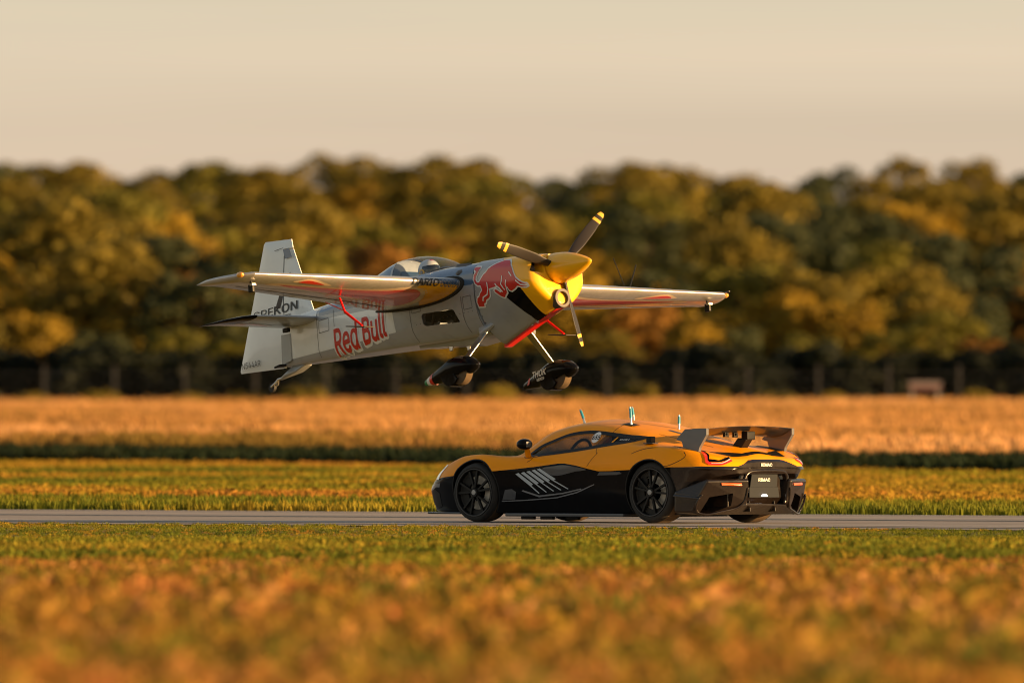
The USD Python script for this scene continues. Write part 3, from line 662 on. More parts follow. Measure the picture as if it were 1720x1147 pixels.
for x, R_, wd in ((0, .357, .32), (2.77, .345, .27)):
    for s in (1, -1): wheel(x, s, R_, wd)
# side details: black scoop blade, silver slashes, sill
part(car, 'blade_panel', decal(Polygon(smooth_poly([(1.72, .622), (1.55, .650), (1.40, .664), (1.25, .652), (1.01, .614), (1.2, .590), (1.55, .543)], 5)), car_side, .04, .004, flip=True), 'grey_carbon', True)
SLASH = [[(2.129, .559), (2.059, .577), (1.863, .447), (1.908, .426), (1.791, .340), (1.807, .333), (1.924, .419)],
         [(2.048, .572), (1.978, .590), (1.772, .463), (1.817, .442), (1.674, .353), (1.689, .346), (1.833, .435)],
         [(1.967, .586), (1.896, .604), (1.681, .479), (1.726, .458), (1.556, .366), (1.572, .359), (1.742, .451)],
         [(1.885, .600), (1.815, .618), (1.590, .495), (1.635, .474), (1.439, .379), (1.454, .372), (1.652, .467)],
         [(1.804, .614), (1.734, .632), (1.499, .511), (1.544, .490), (1.322, .392), (1.337, .385), (1.561, .482)]]
for band in SLASH:
    for a_, b_ in ((0, 1), (3, 2)):
        band[b_] = tuple(.68 * np.array(band[b_]) + .32 * np.array(band[a_]))
    part(car, 'silver_slash', decal(Polygon(band), car_side, .03, .004, flip=True), 'silver_stripe', True)
part(car, 'lower_slash', decal(Polygon([(2.06, .360), (2.04, .372), (1.80, .312), (1.42, .345), (1.12, .395), (1.11, .385), (1.42, .330), (1.81, .292)]), car_side, .03, .004, flip=True), 'chrome_edge', True)
part(car, 'crease_line', decal(Polygon([(2.37, .246), (2.0, .262), (1.53, .293), (1.2, .354), (.90, .446), (.89, .440), (1.19, .342), (1.53, .280), (2.0, .250), (2.37, .236)]), car_side, .04, .004, flip=True), 'chrome_edge', True)
part(car, 'winglet', decal(Polygon([(2.36, .255), (2.30, .375), (2.20, .385), (2.14, .35), (2.17, .265)]), car_side, .03, .005, flip=True), 'grey_carbon', True)
part(car, 'door_handle_strip', decal(Polygon([(.83, .548), (.79, .588), (.46, .590), (.42, .570), (.50, .556)]), car_side, .03, .004, flip=True), 'grey_carbon', True)
part(car, 'door_seam', decal(Polygon([(.868, .812), (.874, .812), (1.005, .650), (.998, .650)]), car_side, .03, .0015, flip=True), 'satin_black', True)
for ln in ([(1.985, .70), (1.93, .745), (1.93, .775)], [(.885, .795), (.91, .83), (.93, .86)], [(.30, .80), (.10, .86), (-.05, .875)], [(-.245, .655), (-.40, .70), (-.50, .775), (-.46, .82)]):
    part(car, 'panel_seam', decal(shapely.LineString(smooth_poly(ln, 4, closed=False)).buffer(.0035), car_side, .03, .0015, flip=True), 'satin_black', True)
for ln in ([(.86, .70), (.84, .55), (.88, .42)], [(2.62, -.5), (2.60, 0), (2.62, .5)], [(.30, .45), (.10, .40), (-.40, .30)], [(.30, -.45), (.10, -.40), (-.40, -.30)]):
    part(car, 'panel_seam', decal(shapely.LineString(smooth_poly(ln, 4, closed=False)).buffer(.0035), car_top, .03, .002), 'satin_black', True)
part(car, 'sill', hull([(2.33, s * .86, .075) for s in (1, -1)] + [(.42, s * .95, .075) for s in (1, -1)] + [(2.33, s * .86, .095) for s in (1, -1)] + [(.42, s * .95, .095) for s in (1, -1)], .01), 'grey_carbon', 30)
part(car, 'underfloor', hull([(2.3, .8, .07), (2.3, -.8, .07), (.4, .85, .07), (.4, -.85, .07), (2.3, .8, .11), (.4, -.85, .11)], .005), 'satin_black', 30)
for x in (2.05, 1.75, 1.35):
    part(car, 'floor_fin', rbox((.20, .05, .05), .01, (x, .78, .055)), 'satin_black', 30)
# nose
part(car, 'splitter', hull([(3.80, -.45, .10), (3.80, .45, .10), (3.66, .74, .10), (3.66, -.74, .10), (3.05, .86, .10), (3.05, -.86, .10)], .012), 'carbon', 30)
part(car, 'nose_intake', decal(Polygon([(3.52, .16), (3.70, .20), (3.68, .33), (3.56, .38), (3.45, .33), (3.45, .18)]), car_side, .03, .004, flip=True), 'satin_black', True)
part(car, 'nose_panel', decal(Polygon([(3.40, .45), (3.72, .42), (3.75, .35), (3.60, .37), (3.52, .40), (3.43, .40)]), car_side, .03, .004, flip=True), 'endplate_grey', True)
for s in (1, -1):
    m = decal(Polygon([(3.29, .652), (3.335, .668), (3.50, .558), (3.53, .495), (3.45, .485), (3.40, .560)]), car_side, .03, .005, flip=True)
    part(car, 'headlight', m if s > 0 else mirror(m), 'lamp_white', True)
    mir = trimesh.creation.icosphere(3, 1.0); mv = mir.vertices * [.100, .085, .066]; mv[:, 0] = np.maximum(mv[:, 0], -.075); mir.vertices = mv + [1.925, s * .99, .905]
    mm = part(car, 'mirror', mir, 'black_paint', 40)
    part(mm, 'mirror_arm', hull([(1.94, s * .95, .85), (1.97, s * .84, .765), (2.03, s * .84, .765), (1.90, s * .95, .86)], .014), 'yellow_paint', 40)
    part(mm, 'mirror_glass', hull([(1.852, s * .95, .935), (1.852, s * 1.03, .935), (1.852, s * .95, .875), (1.852, s * 1.03, .875)], .004), 'chrome_edge', 40)
part(car, 'wiper_cowl', decal(Polygon([(2.62, -.45), (2.62, .45), (2.52, .52), (2.49, .35), (2.51, 0), (2.49, -.35), (2.52, -.52)]), car_top, .05, .003), 'black_paint', True)

# tail
def chain(path, r, n=10):
    p = smooth_poly(path, n, closed=False)
    return boolean('union', *[hull([a, b], r) for a, b in zip(p[:-1], p[1:])])
def rear_pod(s):
    P = [(-.79, .835, .475), (-.975, .385, .480), (-.935, .370, .26), (-.88, .42, .20), (-.67, .80, .125), (-.62, .90, .145), (-.70, .895, .30),
         (-.42, .945, .34), (-.42, .945, .15), (-.42, .40, .44), (-.42, .40, .20)]
    m = hull([(a, s * b, c) for a, b, c in P], .034, 2)
    v = solid([(s * .80, .300), (s * .54, .345), (s * .525, .20), (s * .76, .10), (s * .86, .10)], -1.2, -.50, 'x')
    return minus(m, v), v
for s in (1, -1):
    pod, vv = rear_pod(s)
    pd = part(car, 'bumper_pod', pod, 'bumper_black', 30)
    part(pd, 'pod_rim', chain([(-.76, s * .905, .32), (-.71, s * .935, .23), (-.68, s * .905, .135), (-.74, s * .80, .100), (-.83, s * .62, .135), (-.92, s * .44, .185), (-.97, s * .385, .27), (-1.0, s * .375, .40)], .013, 4), 'bumper_black', 40)
    part(pd, 'pod_reflector', hull([(-.905, s * .46, .435), (-.90, s * .46, .455), (-.815, s * .70, .440), (-.81, s * .70, .460), (-.86, s * .60, .448)], .006).apply_translation((-.078, 0, 0)), 'reflector_orange', 40)
    part(pd, 'diffuser_fin', hull([(-.84, s * .545, .33), (-.84, s * .545, .18), (-.45, s * .53, .30), (-.45, s * .53, .14)], .012), 'bumper_black', 30)
    part(pd, 'corner_fin', hull([(-.40, s * .965, .335), (-.74, s * .905, .30), (-.74, s * .93, .285), (-.40, s * .985, .315)], .010), 'carbon', 30)
part(car, 'centre_bumper', hull([(-.86, .36, .555), (-.86, -.36, .555), (-.88, .36, .30), (-.88, -.36, .30), (-.84, .32, .23), (-.84, -.32, .23), (-.5, .4, .5), (-.5, -.4, .5), (-.5, .4, .2), (-.5, -.4, .2)], .02), 'bumper_black', 30)
for s in (1, -1):
    part(car, 'bumper_pillar', chain([(-.935, s * .345, .235), (-.935, s * .375, .35), (-.945, s * .375, .47), (-.955, s * .345, .560), (-.965, s * .27, .595), (-.975, s * .12, .603), (-.975, 0, .604)], .024, 4), 'bumper_black', 40)
pl = part(car, 'number_plate', hull([(-.925, .215, .565), (-.925, -.225, .565), (-.905, .225, .415), (-.905, -.235, .415)], .006), 'plate_grey', 30)
part(car, 'plate_plinth', hull([(-.908, .24, .405), (-.908, -.25, .405), (-.918, .25, .30), (-.918, -.26, .30)], .008), 'plate_grey', 30)
# letters on the plate and above it: seen from behind, so reading towards -y
def rear_text(txt, h, y0, z0, x0, parent, bold=True, slope=0.0):
    t = meshkit.text_mesh(txt, h, 0.004, bold); v = t.vertices.copy()
    v[:, 0] *= 1.25
    t.vertices = np.stack([x0 - v[:, 2] - 0 * v[:, 0], y0 - v[:, 0], z0 + v[:, 1]], 1); t.fix_normals()
    part(parent, 'maker_lettering', t, 'white_lettering', False)
rear_text('RIMAC', .036, .105, .480, -.922, pl)
rear_text('RIMAC', .034, .13, .655, -.986, car)
part(car, 'fog_lamp', hull([(-.93, .045, .315), (-.93, -.045, .315), (-.93, 0, .325)], .010), 'lamp_lit', 40)
# full width diffuser
part(car, 'diffuser', hull([(-.25, .80, .10), (-.25, -.80, .10), (-.72, .74, .105), (-.72, -.74, .105), (-.95, .34, .205), (-.95, -.34, .205), (-.25, .80, .12), (-.72, -.74, .125), (-.95, .34, .225)], .008), 'bumper_black', 30)
for y in (-.22, .22):
    part(car, 'diffuser_strake', hull([(-.88, y, .25), (-.90, y, .14), (-.35, y, .12), (-.35, y, .18)], .010), 'bumper_black', 30)
# tail lights: red hooked strips
rk = (tt > 4.8) & (cg[..., 0] < -0.45)
_rp = cg[rk]
_ri = LinearNDInterpolator(_rp[:, 1:], _rp[:, 0])
def car_rear(y, z):
    x = _ri(np.abs(y), z); return np.stack([np.nan_to_num(x, nan=-0.7), y, z], -1)
HOOK = [(.765, .815), (.79, .785), (.822, .70), (.80, .668), (.70, .664), (.56, .712), (.57, .735), (.70, .695), (.785, .697), (.795, .72), (.765, .785), (.738, .815)]
INNER = [(.72, .815), (.750, .785), (.783, .735), (.70, .718), (.56, .755), (.565, .738), (.70, .700), (.795, .703), (.80, .72), (.77, .785), (.745, .815)]
for s in (1, -1):
    m_ = lambda P_: Polygon([(s * a, b) for a, b in P_])
    tl = part(car, 'tail_light', decal(m_(HOOK), car_rear, .02, -.012, flip=False), 'tail_red', 40)
    part(car, 'light_surround', decal(m_(INNER), car_rear, .02, -.016, flip=False), 'black_paint', 40)
    part(tl, 'light_strip', decal(m_([(.785, .684), (.70, .681), (.575, .726), (.578, .733), (.70, .689), (.785, .690)]), car_rear, .02, -.017, flip=False), 'lamp_white', 40)
# rear deck: dark vents and lip
part(car, 'deck_vent', decal(Polygon([(-.55, -.62), (-.84, -.46), (-.86, -.25), (-.84, 0), (-.86, .25), (-.84, .46), (-.55, .62), (-.60, .45), (-.78, .22), (-.78, -.22), (-.60, -.45)]), car_top, .04, .004), 'satin_black', True)
for s in (1, -1):
    part(car, 'fender_vent', decal(Polygon([(-.16, s * .70), (-.40, s * .66), (-.60, s * .62), (-.60, s * .70), (-.40, s * .75), (-.20, s * .77)]), car_top, .03, .004, flip=False), 'satin_black', True)
    part(car, 'spine_stripe', decal(Polygon([(.35, s * .20), (-.45, s * .13), (-.45, s * .16), (.35, s * .25)]), car_top, .04, .003), 'grey_carbon', True)
# rear wing
prof = []
def wing_section(y):
    c = .03 * (1 - (y / .76) ** 2)
    ch = .40; a = math.radians(13)
    u = np.linspace(0, 1, 14)
    th = .028 * np.sqrt(u) * (1 - u) * 2.2 + .004
    cam_ = -.035 * 4 * u * (1 - u)
    up = np.stack([u * ch, cam_ + th / 2], 1); lo = np.stack([u * ch, cam_ - th / 2], 1)[::-1]
    p = np.vstack([up, lo]); R2 = np.array([[math.cos(a), -math.sin(a)], [math.sin(a), math.cos(a)]])
    q_ = p @ R2.T
    return np.stack([-.32 - q_[:, 0], np.full(len(q_), y), 1.0 + c + q_[:, 1]], 1)
ysec = np.linspace(-.735, .735, 21); ring = np.array([wing_section(y) for y in ysec]); n, k = ring.shape[:2]
i = np.arange(n * k).reshape(n, k); j = np.roll(i, -1, 1)
qf = np.stack([i[:-1], j[:-1], j[1:], i[1:]], -1).reshape(-1, 4)
wm = trimesh.Trimesh(ring.reshape(-1, 3), np.vstack([qf[:, [0, 1, 2]], qf[:, [0, 2, 3]]] + [[[e[0], e[t + 1], e[t]] for t in range(1, k - 1)] for e in (i[0], i[-1])]), process=False); wm.fix_normals()
rw = part(car, 'rear_wing', wm, 'carbon', 40)
for s in (1, -1):
    ep = [(-.24, .962), (-.38, 1.085), (-.62, 1.095), (-.71, 1.095), (-.71, 1.02), (-.60, .87), (-.585, .80), (-.50, .79), (-.36, .86), (-.33, .94)]
    e_ = solid(Polygon(ep).buffer(-.01).buffer(.01), .728 if s > 0 else -.77, .77 if s > 0 else -.728, 'y')
    part(rw, 'wing_endplate', e_, 'endplate_grey', 30)
# camera mount and cameras under the wing
part(car, 'mount_block', cat([hull([(-.47, .05, .865), (-.60, .05, .86), (-.47, -.05, .865), (-.60, -.05, .86), (-.57, .05, .97), (-.68, .05, .96), (-.57, -.05, .97), (-.68, -.05, .96)], .012), rbox((.10, .14, .10), .012, (-.66, -.02, 1.01)), rod([(-.66, -.02, 1.0), (-.60, 0, 1.06)], .012)]), 'satin_black', 30)
for y, z in ((.28, 1.02), (.12, 1.015)):
    c_ = part(car, 'action_camera', rbox((.035, .07, .055), .006, (-.58, y, z)), 'satin_black', 30)
    part(c_, 'lens', tube((-.605, y + .012, z + .008), (-.595, y + .012, z + .008), .014, .014, 14), 'black_paint', 40)
# aerials on the roof, a sensor on the haunch
def aerial(x, y, lean, h=.17, pad=False):
    z0 = float(car_top(np.array([x]), np.array([y]))[0, 2])
    top = (x + lean, y, z0 + h); mid = (x + lean * .35, y, z0 + h * .38)
    a_ = part(car, 'aerial', tube((x, y, z0 - .01), mid, .016, .014, 10), 'bright_metal', 40)
    part(a_, 'aerial_sleeve', tube(mid, (x + lean * .9, y, z0 + h * .9), .017, .015, 10), 'cyan_tape', 40)
    part(a_, 'aerial_tip', tube((x + lean * .9, y, z0 + h * .9), top, .014, .012, 10), 'bright_metal', 40)
    if pad:
        part(a_, 'aerial_pad', decal(Polygon([(x + .09, y - .05), (x + .09, y + .05), (x - .09, y + .06), (x - .09, y - .06)]), car_top, .04, .008), 'satin_black', 40)
aerial(1.72, .16, .075, .165)
aerial(.80, .38, .02, .21, True)
aerial(1.10, .0, .03, .155)
aerial(.35, .05, .0, .165)
sz = float(car_top(np.array([.16]), np.array([.70]))[0, 2])
sb = part(car, 'sensor_box', rbox((.08, .08, .075), .01, (.16, .76, sz + .045)), 'satin_black', 30)
part(sb, 'sensor_foot', rbox((.15, .10, .012), .004, (.16, .76, sz + .004)), 'carbon', 30)

# ------------------------------------------------------------------ the race plane
MAT('silver_paint', (0.33, 0.36, 0.40), 0.34, 0.25, 0.5, vary=(3.0, 0.06))
MAT('wing_silver', (0.50, 0.485, 0.48), 0.30, 0.55, 0.6, vary=(4.0, 0.05))
MAT('white_gloss', (0.76, 0.80, 0.81), 0.3, 0.0, 0.7, vary=(2.0, 0.04))
MAT('grey_panel', (0.30, 0.31, 0.31), 0.4, 0.2, 0.3, vary=(3.0, 0.10))
MAT('navy_paint', (0.040, 0.085, 0.17), 0.25, 0.0, 0.9, vary=(3.0, 0.1))
MAT('cowl_yellow', (0.92, 0.46, 0.006), 0.28, 0.0, 0.45, vary=(2.0, 0.03))
MAT('logo_red', (0.50, 0.012, 0.016), 0.3, 0.0, 0.6)
MAT('flame_red', (0.62, 0.02, 0.012), 0.3, 0.0, 0.6)
MAT('cream_paint', (0.72, 0.55, 0.38), 0.3, 0.0, 0.6)
MAT('signal_red', (0.80, 0.010, 0.010), 0.35, 0.0, 0.6)
MAT('prop_dark', (0.030, 0.026, 0.024), 0.4, spec=0.4)
MAT('prop_yellow', (0.72, 0.40, 0.05), 0.4)
MAT('dark_lettering', (0.025, 0.03, 0.035), 0.4)
MAT('flag_green', (0.01, 0.20, 0.07), 0.4)
MAT('steel_tube', (0.48, 0.46, 0.44), 0.22, 0.95)
MAT('amber_lens', (0.80, 0.35, 0.05), 0.15, 0.0, 1.0)
MAT('pipe_grey', (0.07, 0.06, 0.055), 0.55, 0.3)
def _euler(phi, p, r):
    a, p, r = np.radians([-phi, p, r])
    return (np.array([[np.cos(a), -np.sin(a), 0], [np.sin(a), np.cos(a), 0], [0, 0, 1]]) @ np.array([[np.cos(p), 0, -np.sin(p)], [0, 1, 0], [np.sin(p), 0, np.cos(p)]])
            @ np.array([[1, 0, 0], [0, np.cos(r), -np.sin(r)], [0, np.sin(r), np.cos(r)]]))
PL_R = _euler(51.8, 8.3, -1.8)
PL_O = np.array([-0.2267, 232.0, 2.75])
plane = thing('race_plane', 'silver, white and navy aerobatic race plane with yellow nose flying low above the car', 'aeroplane', PL_O, PL_R)

# cowling: nose ring wraps the spinner, chin runs back to the keel
CW = [(1.225, [(0, -.40), (.03, -.40), (.14, -.33), (.27, -.13), (.28, .0), (.20, .10), (0, .145)]),
      (1.205, [(0, -.425), (.035, -.425), (.17, -.36), (.335, -.13), (.345, .01), (.235, .12), (0, .158)]),
      (1.15, [(0, -.45), (.04, -.45), (.20, -.375), (.385, -.13), (.39, .02), (.265, .135), (0, .170)]),
      (1.05, [(0, -.485), (.04, -.485), (.225, -.385), (.42, -.13), (.42, .03), (.28, .15), (0, .180)]),
      (.90, [(0, -.53), (.04, -.53), (.25, -.40), (.44, -.13), (.435, .05), (.295, .165), (0, .190)]),
      (.60, [(0, -.62), (.04, -.62), (.28, -.44), (.445, -.14), (.44, .07), (.305, .185), (0, .205)]),
      (.25, [(0, -.725), (.04, -.725), (.31, -.52), (.445, -.16), (.44, .08), (.31, .203), (0, .224)])]
cow_shear = lambda x, y, z: -0.16 * (z + 0.12) * np.clip((x - .7) / .5, 0, 1)
cow = Loft(CW, cow_shear)
cow_x = np.unique(np.r_[np.linspace(.25, 1.1, 26), np.linspace(1.1, 1.225, 14)])
cowl = cow.mesh(0, 44, cow_x)
spin_hole = trimesh.creation.cylinder(.186, .5, sections=48).apply_transform(trimesh.transformations.rotation_matrix(math.pi / 2, [0, 1, 0])).apply_translation((1.32, 0, -.010))
cowl = minus(cowl, spin_hole)
for s in (1, -1):      # the cooling inlets beside the spinner
    inlet = hull([(1.05, s * .215, .055), (1.05, s * .325, .045), (1.05, s * .35, -.03), (1.05, s * .23, -.05), (1.4, s * .215, .055), (1.4, s * .325, .045), (1.4, s * .35, -.03), (1.4, s * .23, -.05)], .02)
    cowl = minus(cowl, inlet)
YEL = [(.20, .4), (.45, .30), (.62, .20), (.80, .10), (.93, -.02), (1.00, -.15), (1.03, -.25), (1.03, -.36), (1.02, -.46), (1.0, -.60), (1.6, -.75), (1.6, .5), (.20, .5)]
BLK = [(.70, -.14), (.72, -.24), (.79, -.36), (.86, -.50), (.85, -.66), (1.6, -.75), (1.6, .0), (.78, -.08)]
ye, bk = solid(YEL, -1, 1, 'y'), solid(BLK, -1, 1, 'y')
cw_ = part(plane, 'cowling', common_(cowl, ye), 'cowl_yellow', 35)
part(cw_, 'cowl_rear_panel', minus(cowl, ye, bk), 'silver_paint', 35)
part(cw_, 'cowl_band', minus(common_(cowl, bk), ye), 'black_paint', 35)
for s in (1, -1):
    part(cw_, 'inlet_duct', hull([(1.05, s * .20, .075), (1.05, s * .34, .065), (1.05, s * .37, -.05), (1.05, s * .22, -.07), (1.065, s * .215, .055), (1.065, s * .35, -.03)]), 'satin_black', False)
    part(cw_, 'engine_cylinder', tube((1.07, s * .31, -.005), (1.07, s * .26, -.01), .05, .05, 14), 'pipe_grey', 40)
# chin intake ring, keel strip with lettering
ring_ = trimesh.creation.annulus(.074, .105, .17, sections=40).apply_transform(trimesh.transformations.rotation_matrix(math.pi / 2, [0, 1, 0])).apply_translation((1.215, -.03, -.355))
ir = part(cw_, 'chin_intake', ring_, 'pipe_grey', 40)
part(ir, 'intake_throat', tube((1.14, -.03, -.355), (1.16, -.03, -.355), .076, .076, 32), 'satin_black', 40)
keel = [(1.255, -.425), (1.15, -.462), (1.05, -.496), (.90, -.543), (.60, -.632), (.25, -.737), (.21, -.742)]
ks = [hull([(a[0], y, a[1] + dz) for a in (p, q_) for y, dz in ((-.046, .052), (.046, .052), (-.040, -.012), (.040, -.012))]) for p, q_ in zip(keel[:-1], keel[1:])]
kp = part(plane, 'keel_strip', boolean('union', *ks), 'signal_red', False)
for ch, xk in zip('PKVMV', (1.16, 1.055, .955, .845, .735)):
    zk = np.interp(-xk, [-p[0] for p in keel], [p[1] for p in keel]) + .02
    t = meshkit.text_mesh(ch, .045, .003, True); v = t.vertices - [.02, .022, 0]
    a = math.radians(-70); c2, s2 = math.cos(a), math.sin(a)
    t.vertices = np.stack([xk - (v[:, 0] * c2 - v[:, 1] * s2), -.046 - .001 - v[:, 2] * 1.0, zk + (v[:, 0] * s2 + v[:, 1] * c2) * .9], 1); t.fix_normals()
    part(kp, 'keel_letter', t, 'white_lettering', False)
# spinner and propeller at rest
SP = [(0, 1.812), (.020, 1.795), (.052, 1.735), (.090, 1.64), (.128, 1.52), (.155, 1.40), (.170, 1.29), (.176, 1.19), (.172, 1.09), (.0, 1.085)]
sp = trimesh.creation.revolve(smooth_poly(SP[:-1], 5, closed=False)[::-1].tolist() + [], sections=56)
sp.apply_transform(trimesh.transformations.rotation_matrix(math.pi / 2, [0, 1, 0])); sp.fix_normals(); sp.apply_translation((0, 0, -.010))
pp = part(plane, 'propeller', sp, 'cowl_yellow', True, 'pointed yellow spinner with three dark blades banded in yellow')
def blade_ring(r):
    ch = np.interp(r, [.12, .2, .4, .65, .85, .91], [.07, .09, .125, .12, .085, .045]); tw = math.radians(np.interp(r, [.12, .3, .6, .91], [58, 46, 30, 22])); th = np.interp(r, [.12, .2, .5, .91], [.06, .035, .018, .008])
    u = np.linspace(0, 2 * math.pi, 16, endpoint=False)
    c_, t_ = np.cos(u) * ch / 2, np.sin(u) * th / 2
    return np.stack([c_ * math.sin(tw) + t_ * math.cos(tw), c_ * math.cos(tw) - t_ * math.sin(tw), np.full(16, r)], 1)   # x along the shaft, y tangential, z along the blade
def blade_piece(r0, r1, n, grow=0.0):
    R_ = np.linspace(r0, r1, n); rings = np.array([blade_ring(r) for r in R_])
    if grow: rings[..., :2] *= 1 + grow
    k = 16; v = np.vstack([rings.reshape(-1, 3), rings[0].mean(0), rings[-1].mean(0)]); i = np.arange(n * k).reshape(n, k); j = np.roll(i, -1, 1)
    q_ = np.stack([i[:-1], j[:-1], j[1:], i[1:]], -1).reshape(-1, 4)
    f = np.vstack([q_[:, [0, 1, 2]], q_[:, [0, 2, 3]], np.stack([np.full(k, n * k), j[0], i[0]], 1), np.stack([np.full(k, n * k + 1), i[-1], j[-1]], 1)])
    m = trimesh.Trimesh(v, f, process=False); m.fix_normals(); return m
for k in range(3):
    ang = math.radians((45, 165, 285)[k])            # clockwise from upright seen along +x; measured from +y
    T = np.eye(4); T[:3, :3] = np.stack([[1, 0, 0], [0, -math.sin(ang), math.cos(ang)], [0, math.cos(ang), math.sin(ang)]], 1); T[:3, 3] = (1.26, 0, -.010)
    if np.linalg.det(T[:3, :3]) < 0: T[:3, 1] *= -1
    b_ = part(pp, 'blade', blade_piece(.12, .91, 24).apply_transform(T), 'prop_dark', 50)
    for r0, r1 in ((.855, .905), (.765, .805)):
        part(pp, 'tip_band', blade_piece(r0, r1, 4, .04).apply_transform(T), 'prop_yellow', 50)

# fuselage
FS = [(.235, [(0, -.60), (.22, -.60), (.40, -.40), (.44, -.16), (.44, .06), (.32, .19), (0, .224)]),
      (-.30, [(0, -.595), (.24, -.595), (.41, -.39), (.435, -.15), (.425, .08), (.30, .215), (0, .250)]),
      (-.60, [(0, -.575), (.24, -.575), (.405, -.375), (.43, -.14), (.415, .09), (.29, .225), (0, .268)]),
      (-1.0, [(0, -.550), (.23, -.550), (.39, -.36), (.41, -.13), (.395, .10), (.28, .23), (0, .27)]),
      (-1.45, [(0, -.520), (.21, -.520), (.36, -.345), (.375, -.12), (.36, .10), (.26, .235), (0, .275)]),
      (-2.0, [(0, -.488), (.17, -.488), (.30, -.33), (.31, -.10), (.30, .10), (.21, .21), (0, .27)]),
      (-2.6, [(0, -.455), (.13, -.455), (.225, -.32), (.235, -.08), (.225, .10), (.15, .185), (0, .235)]),
      (-3.2, [(0, -.422), (.08, -.422), (.15, -.315), (.155, -.06), (.15, .09), (.095, .155), (0, .20)]),
      (-3.6, [(0, -.400), (.05, -.400), (.095, -.31), (.10, -.05), (.095, .08), (.06, .13), (0, .17)]),
      (-3.80, [(0, -.388), (.028, -.388), (.055, -.30), (.058, -.04), (.055, .07), (.035, .11), (0, .14)])]
fus_l = Loft(FS)
fus = fus_l.mesh(100, 50)
WHITE = [(-1.36, -.06), (-1.325, -.36), (-1.34, -.368), (-4.2, -.318), (-4.2, .5), (-3.0, .5), (-3.02, .02), (-2.5, .0)]
NAVY = [(.30, -.02), (.18, -.055), (-.2, -.02), (-.6, .02), (-1.4, .045), (-2.4, .045), (-2.95, .06), (-2.95, .5), (.5, .5), (.5, .02)]
wv, nv = solid(WHITE, -1, 1, 'y'), solid(NAVY, -1, 1, 'y')
well = Loft([(x, [(0, -.30), (w * .6, -.30), (w, -.28), (w, -.1), (w, .10), (w - .01, .30), (0, .60)]) for x, w in ((-1.70, .20), (-1.5, .24), (-1.0, .26), (-.72, .24), (-.64, .20))]).mesh(16, 24)
GLZ = [(-.105, -.432), (-.725, -.387), (-.775, -.360), (-.785, -.265), (-.76, -.243), (-.22, -.270), (-.175, -.29)]
glz = solid(Polygon(GLZ).buffer(-.01).buffer(.01), -1, 1, 'y')
hollow = Loft([(x, [(0, -.48), (w * .5, -.48), (w, -.36), (w, -.1), (w, 0), (w * .8, .08), (0, .12)]) for x, w in ((-.95, .34), (-.5, .38), (-.05, .385))]).mesh(12, 24)
fus_c = minus(fus, well, glz, hollow)
fu = part(plane, 'fuselage', minus(fus_c, wv, nv), 'silver_paint', 30)
part(fu, 'white_side_panel', common_(minus(fus_c, nv), wv), 'white_gloss', 30)
part(fu, 'upper_deck', common_(minus(fus_c, wv), nv), 'navy_paint', 30)
fg = fus_l.grid(np.linspace(-3.80, .235, 200), 61); ft = np.arange(61)[None, :] / 10.0 + 0 * fg[..., 0]
fcg = cow.grid(np.linspace(.25, 1.19, 80), 61)
bothg = np.concatenate([fg, fcg[1:]], 0); btt = np.arange(61)[None, :] / 10.0 + 0 * bothg[..., 0]
left_side = side_surface(bothg, (btt > 1.0) & (btt < 5.6))
def right_side(x, z):
    p = left_side(x, z); return p * [1, -1, 1]
for s in (1, -1):
    part(fu, 'belly_window', decal(Polygon(GLZ).buffer(.008), left_side if s > 0 else right_side, .05, -.006, flip=s > 0), 'tinted_glass', True)
for xb in (-.25, -.68):
    part(fu, 'cabin_tube', rod([(xb, -.36, -.45), (xb + .10, -.36, -.10)], .014), 'pipe_grey', 40)
    part(fu, 'cabin_tube', rod([(xb, .36, -.45), (xb + .10, .36, -.10)], .014), 'pipe_grey', 40)
# canopy: bubble in front of the frame, painted fairing behind
CN = [(-.60, .16, .262, .272), (-.70, .225, .25, .325), (-.84, .27, .24, .402), (-1.0, .295, .23, .455), (-1.2, .305, .22, .486), (-1.38, .30, .22, .488), (-1.55, .285, .225, .470), (-1.75, .25, .225, .425), (-2.0, .20, .22, .365), (-2.3, .135, .21, .30), (-2.6, .06, .19, .24)]
can = Loft([(x, [(0, z0 - .05), (w * .6, z0 - .05), (w, z0 - .04), (w * 1.0, z0 + .02 * (z1 > .3)), (w * .86, z0 + .62 * (z1 - z0)), (w * .5, z0 + .92 * (z1 - z0)), (0, z1)]) for x, w, z0, z1 in CN])
cg2 = can.grid(np.linspace(-1.42, -.60, 40), 61)[:, 20:]
def sheet(g):
    full = np.concatenate([g, g[:, -2::-1] * [1, -1, 1]], 1); n, k = full.shape[:2]; i = np.arange(n * k).reshape(n, k)
    return full.reshape(-1, 3), np.stack([i[:-1, :-1], i[1:, :-1], i[1:, 1:], i[:-1, 1:]], -1).reshape(-1, 4)
cp = part(plane, 'canopy', sheet(cg2), 'canopy_glass', True)
part(cp, 'rear_fairing', can.mesh(0, 40, np.linspace(-2.6, -1.46, 40)), 'navy_paint', 35)
hoop = can.grid(np.array([-1.46, -1.42]), 61)[:, 20:] * [1, 1.012, 1] + [0, 0, .004]
part(cp, 'canopy_frame', trimesh.Trimesh(*(lambda vf: (vf[0], np.vstack([vf[1][:, [0, 1, 2]], vf[1][:, [0, 2, 3]]])))(sheet(hoop)), process=False), 'silver_paint', True)
part(plane, 'headrest', hull([(-1.42, .13, .24), (-1.42, -.13, .24), (-1.52, .12, .42), (-1.52, -.12, .42), (-1.60, .10, .2), (-1.60, -.10, .2)], .02), 'navy_paint', 40)
part(plane, 'dash_hood', hull([(-.66, .19, .255), (-.66, -.19, .255), (-.92, .17, .265), (-.92, -.17, .265), (-.85, 0, .31), (-.66, 0, .285), (-.92, .2, .2), (-.92, -.2, .2)], .01), 'satin_black', 40)

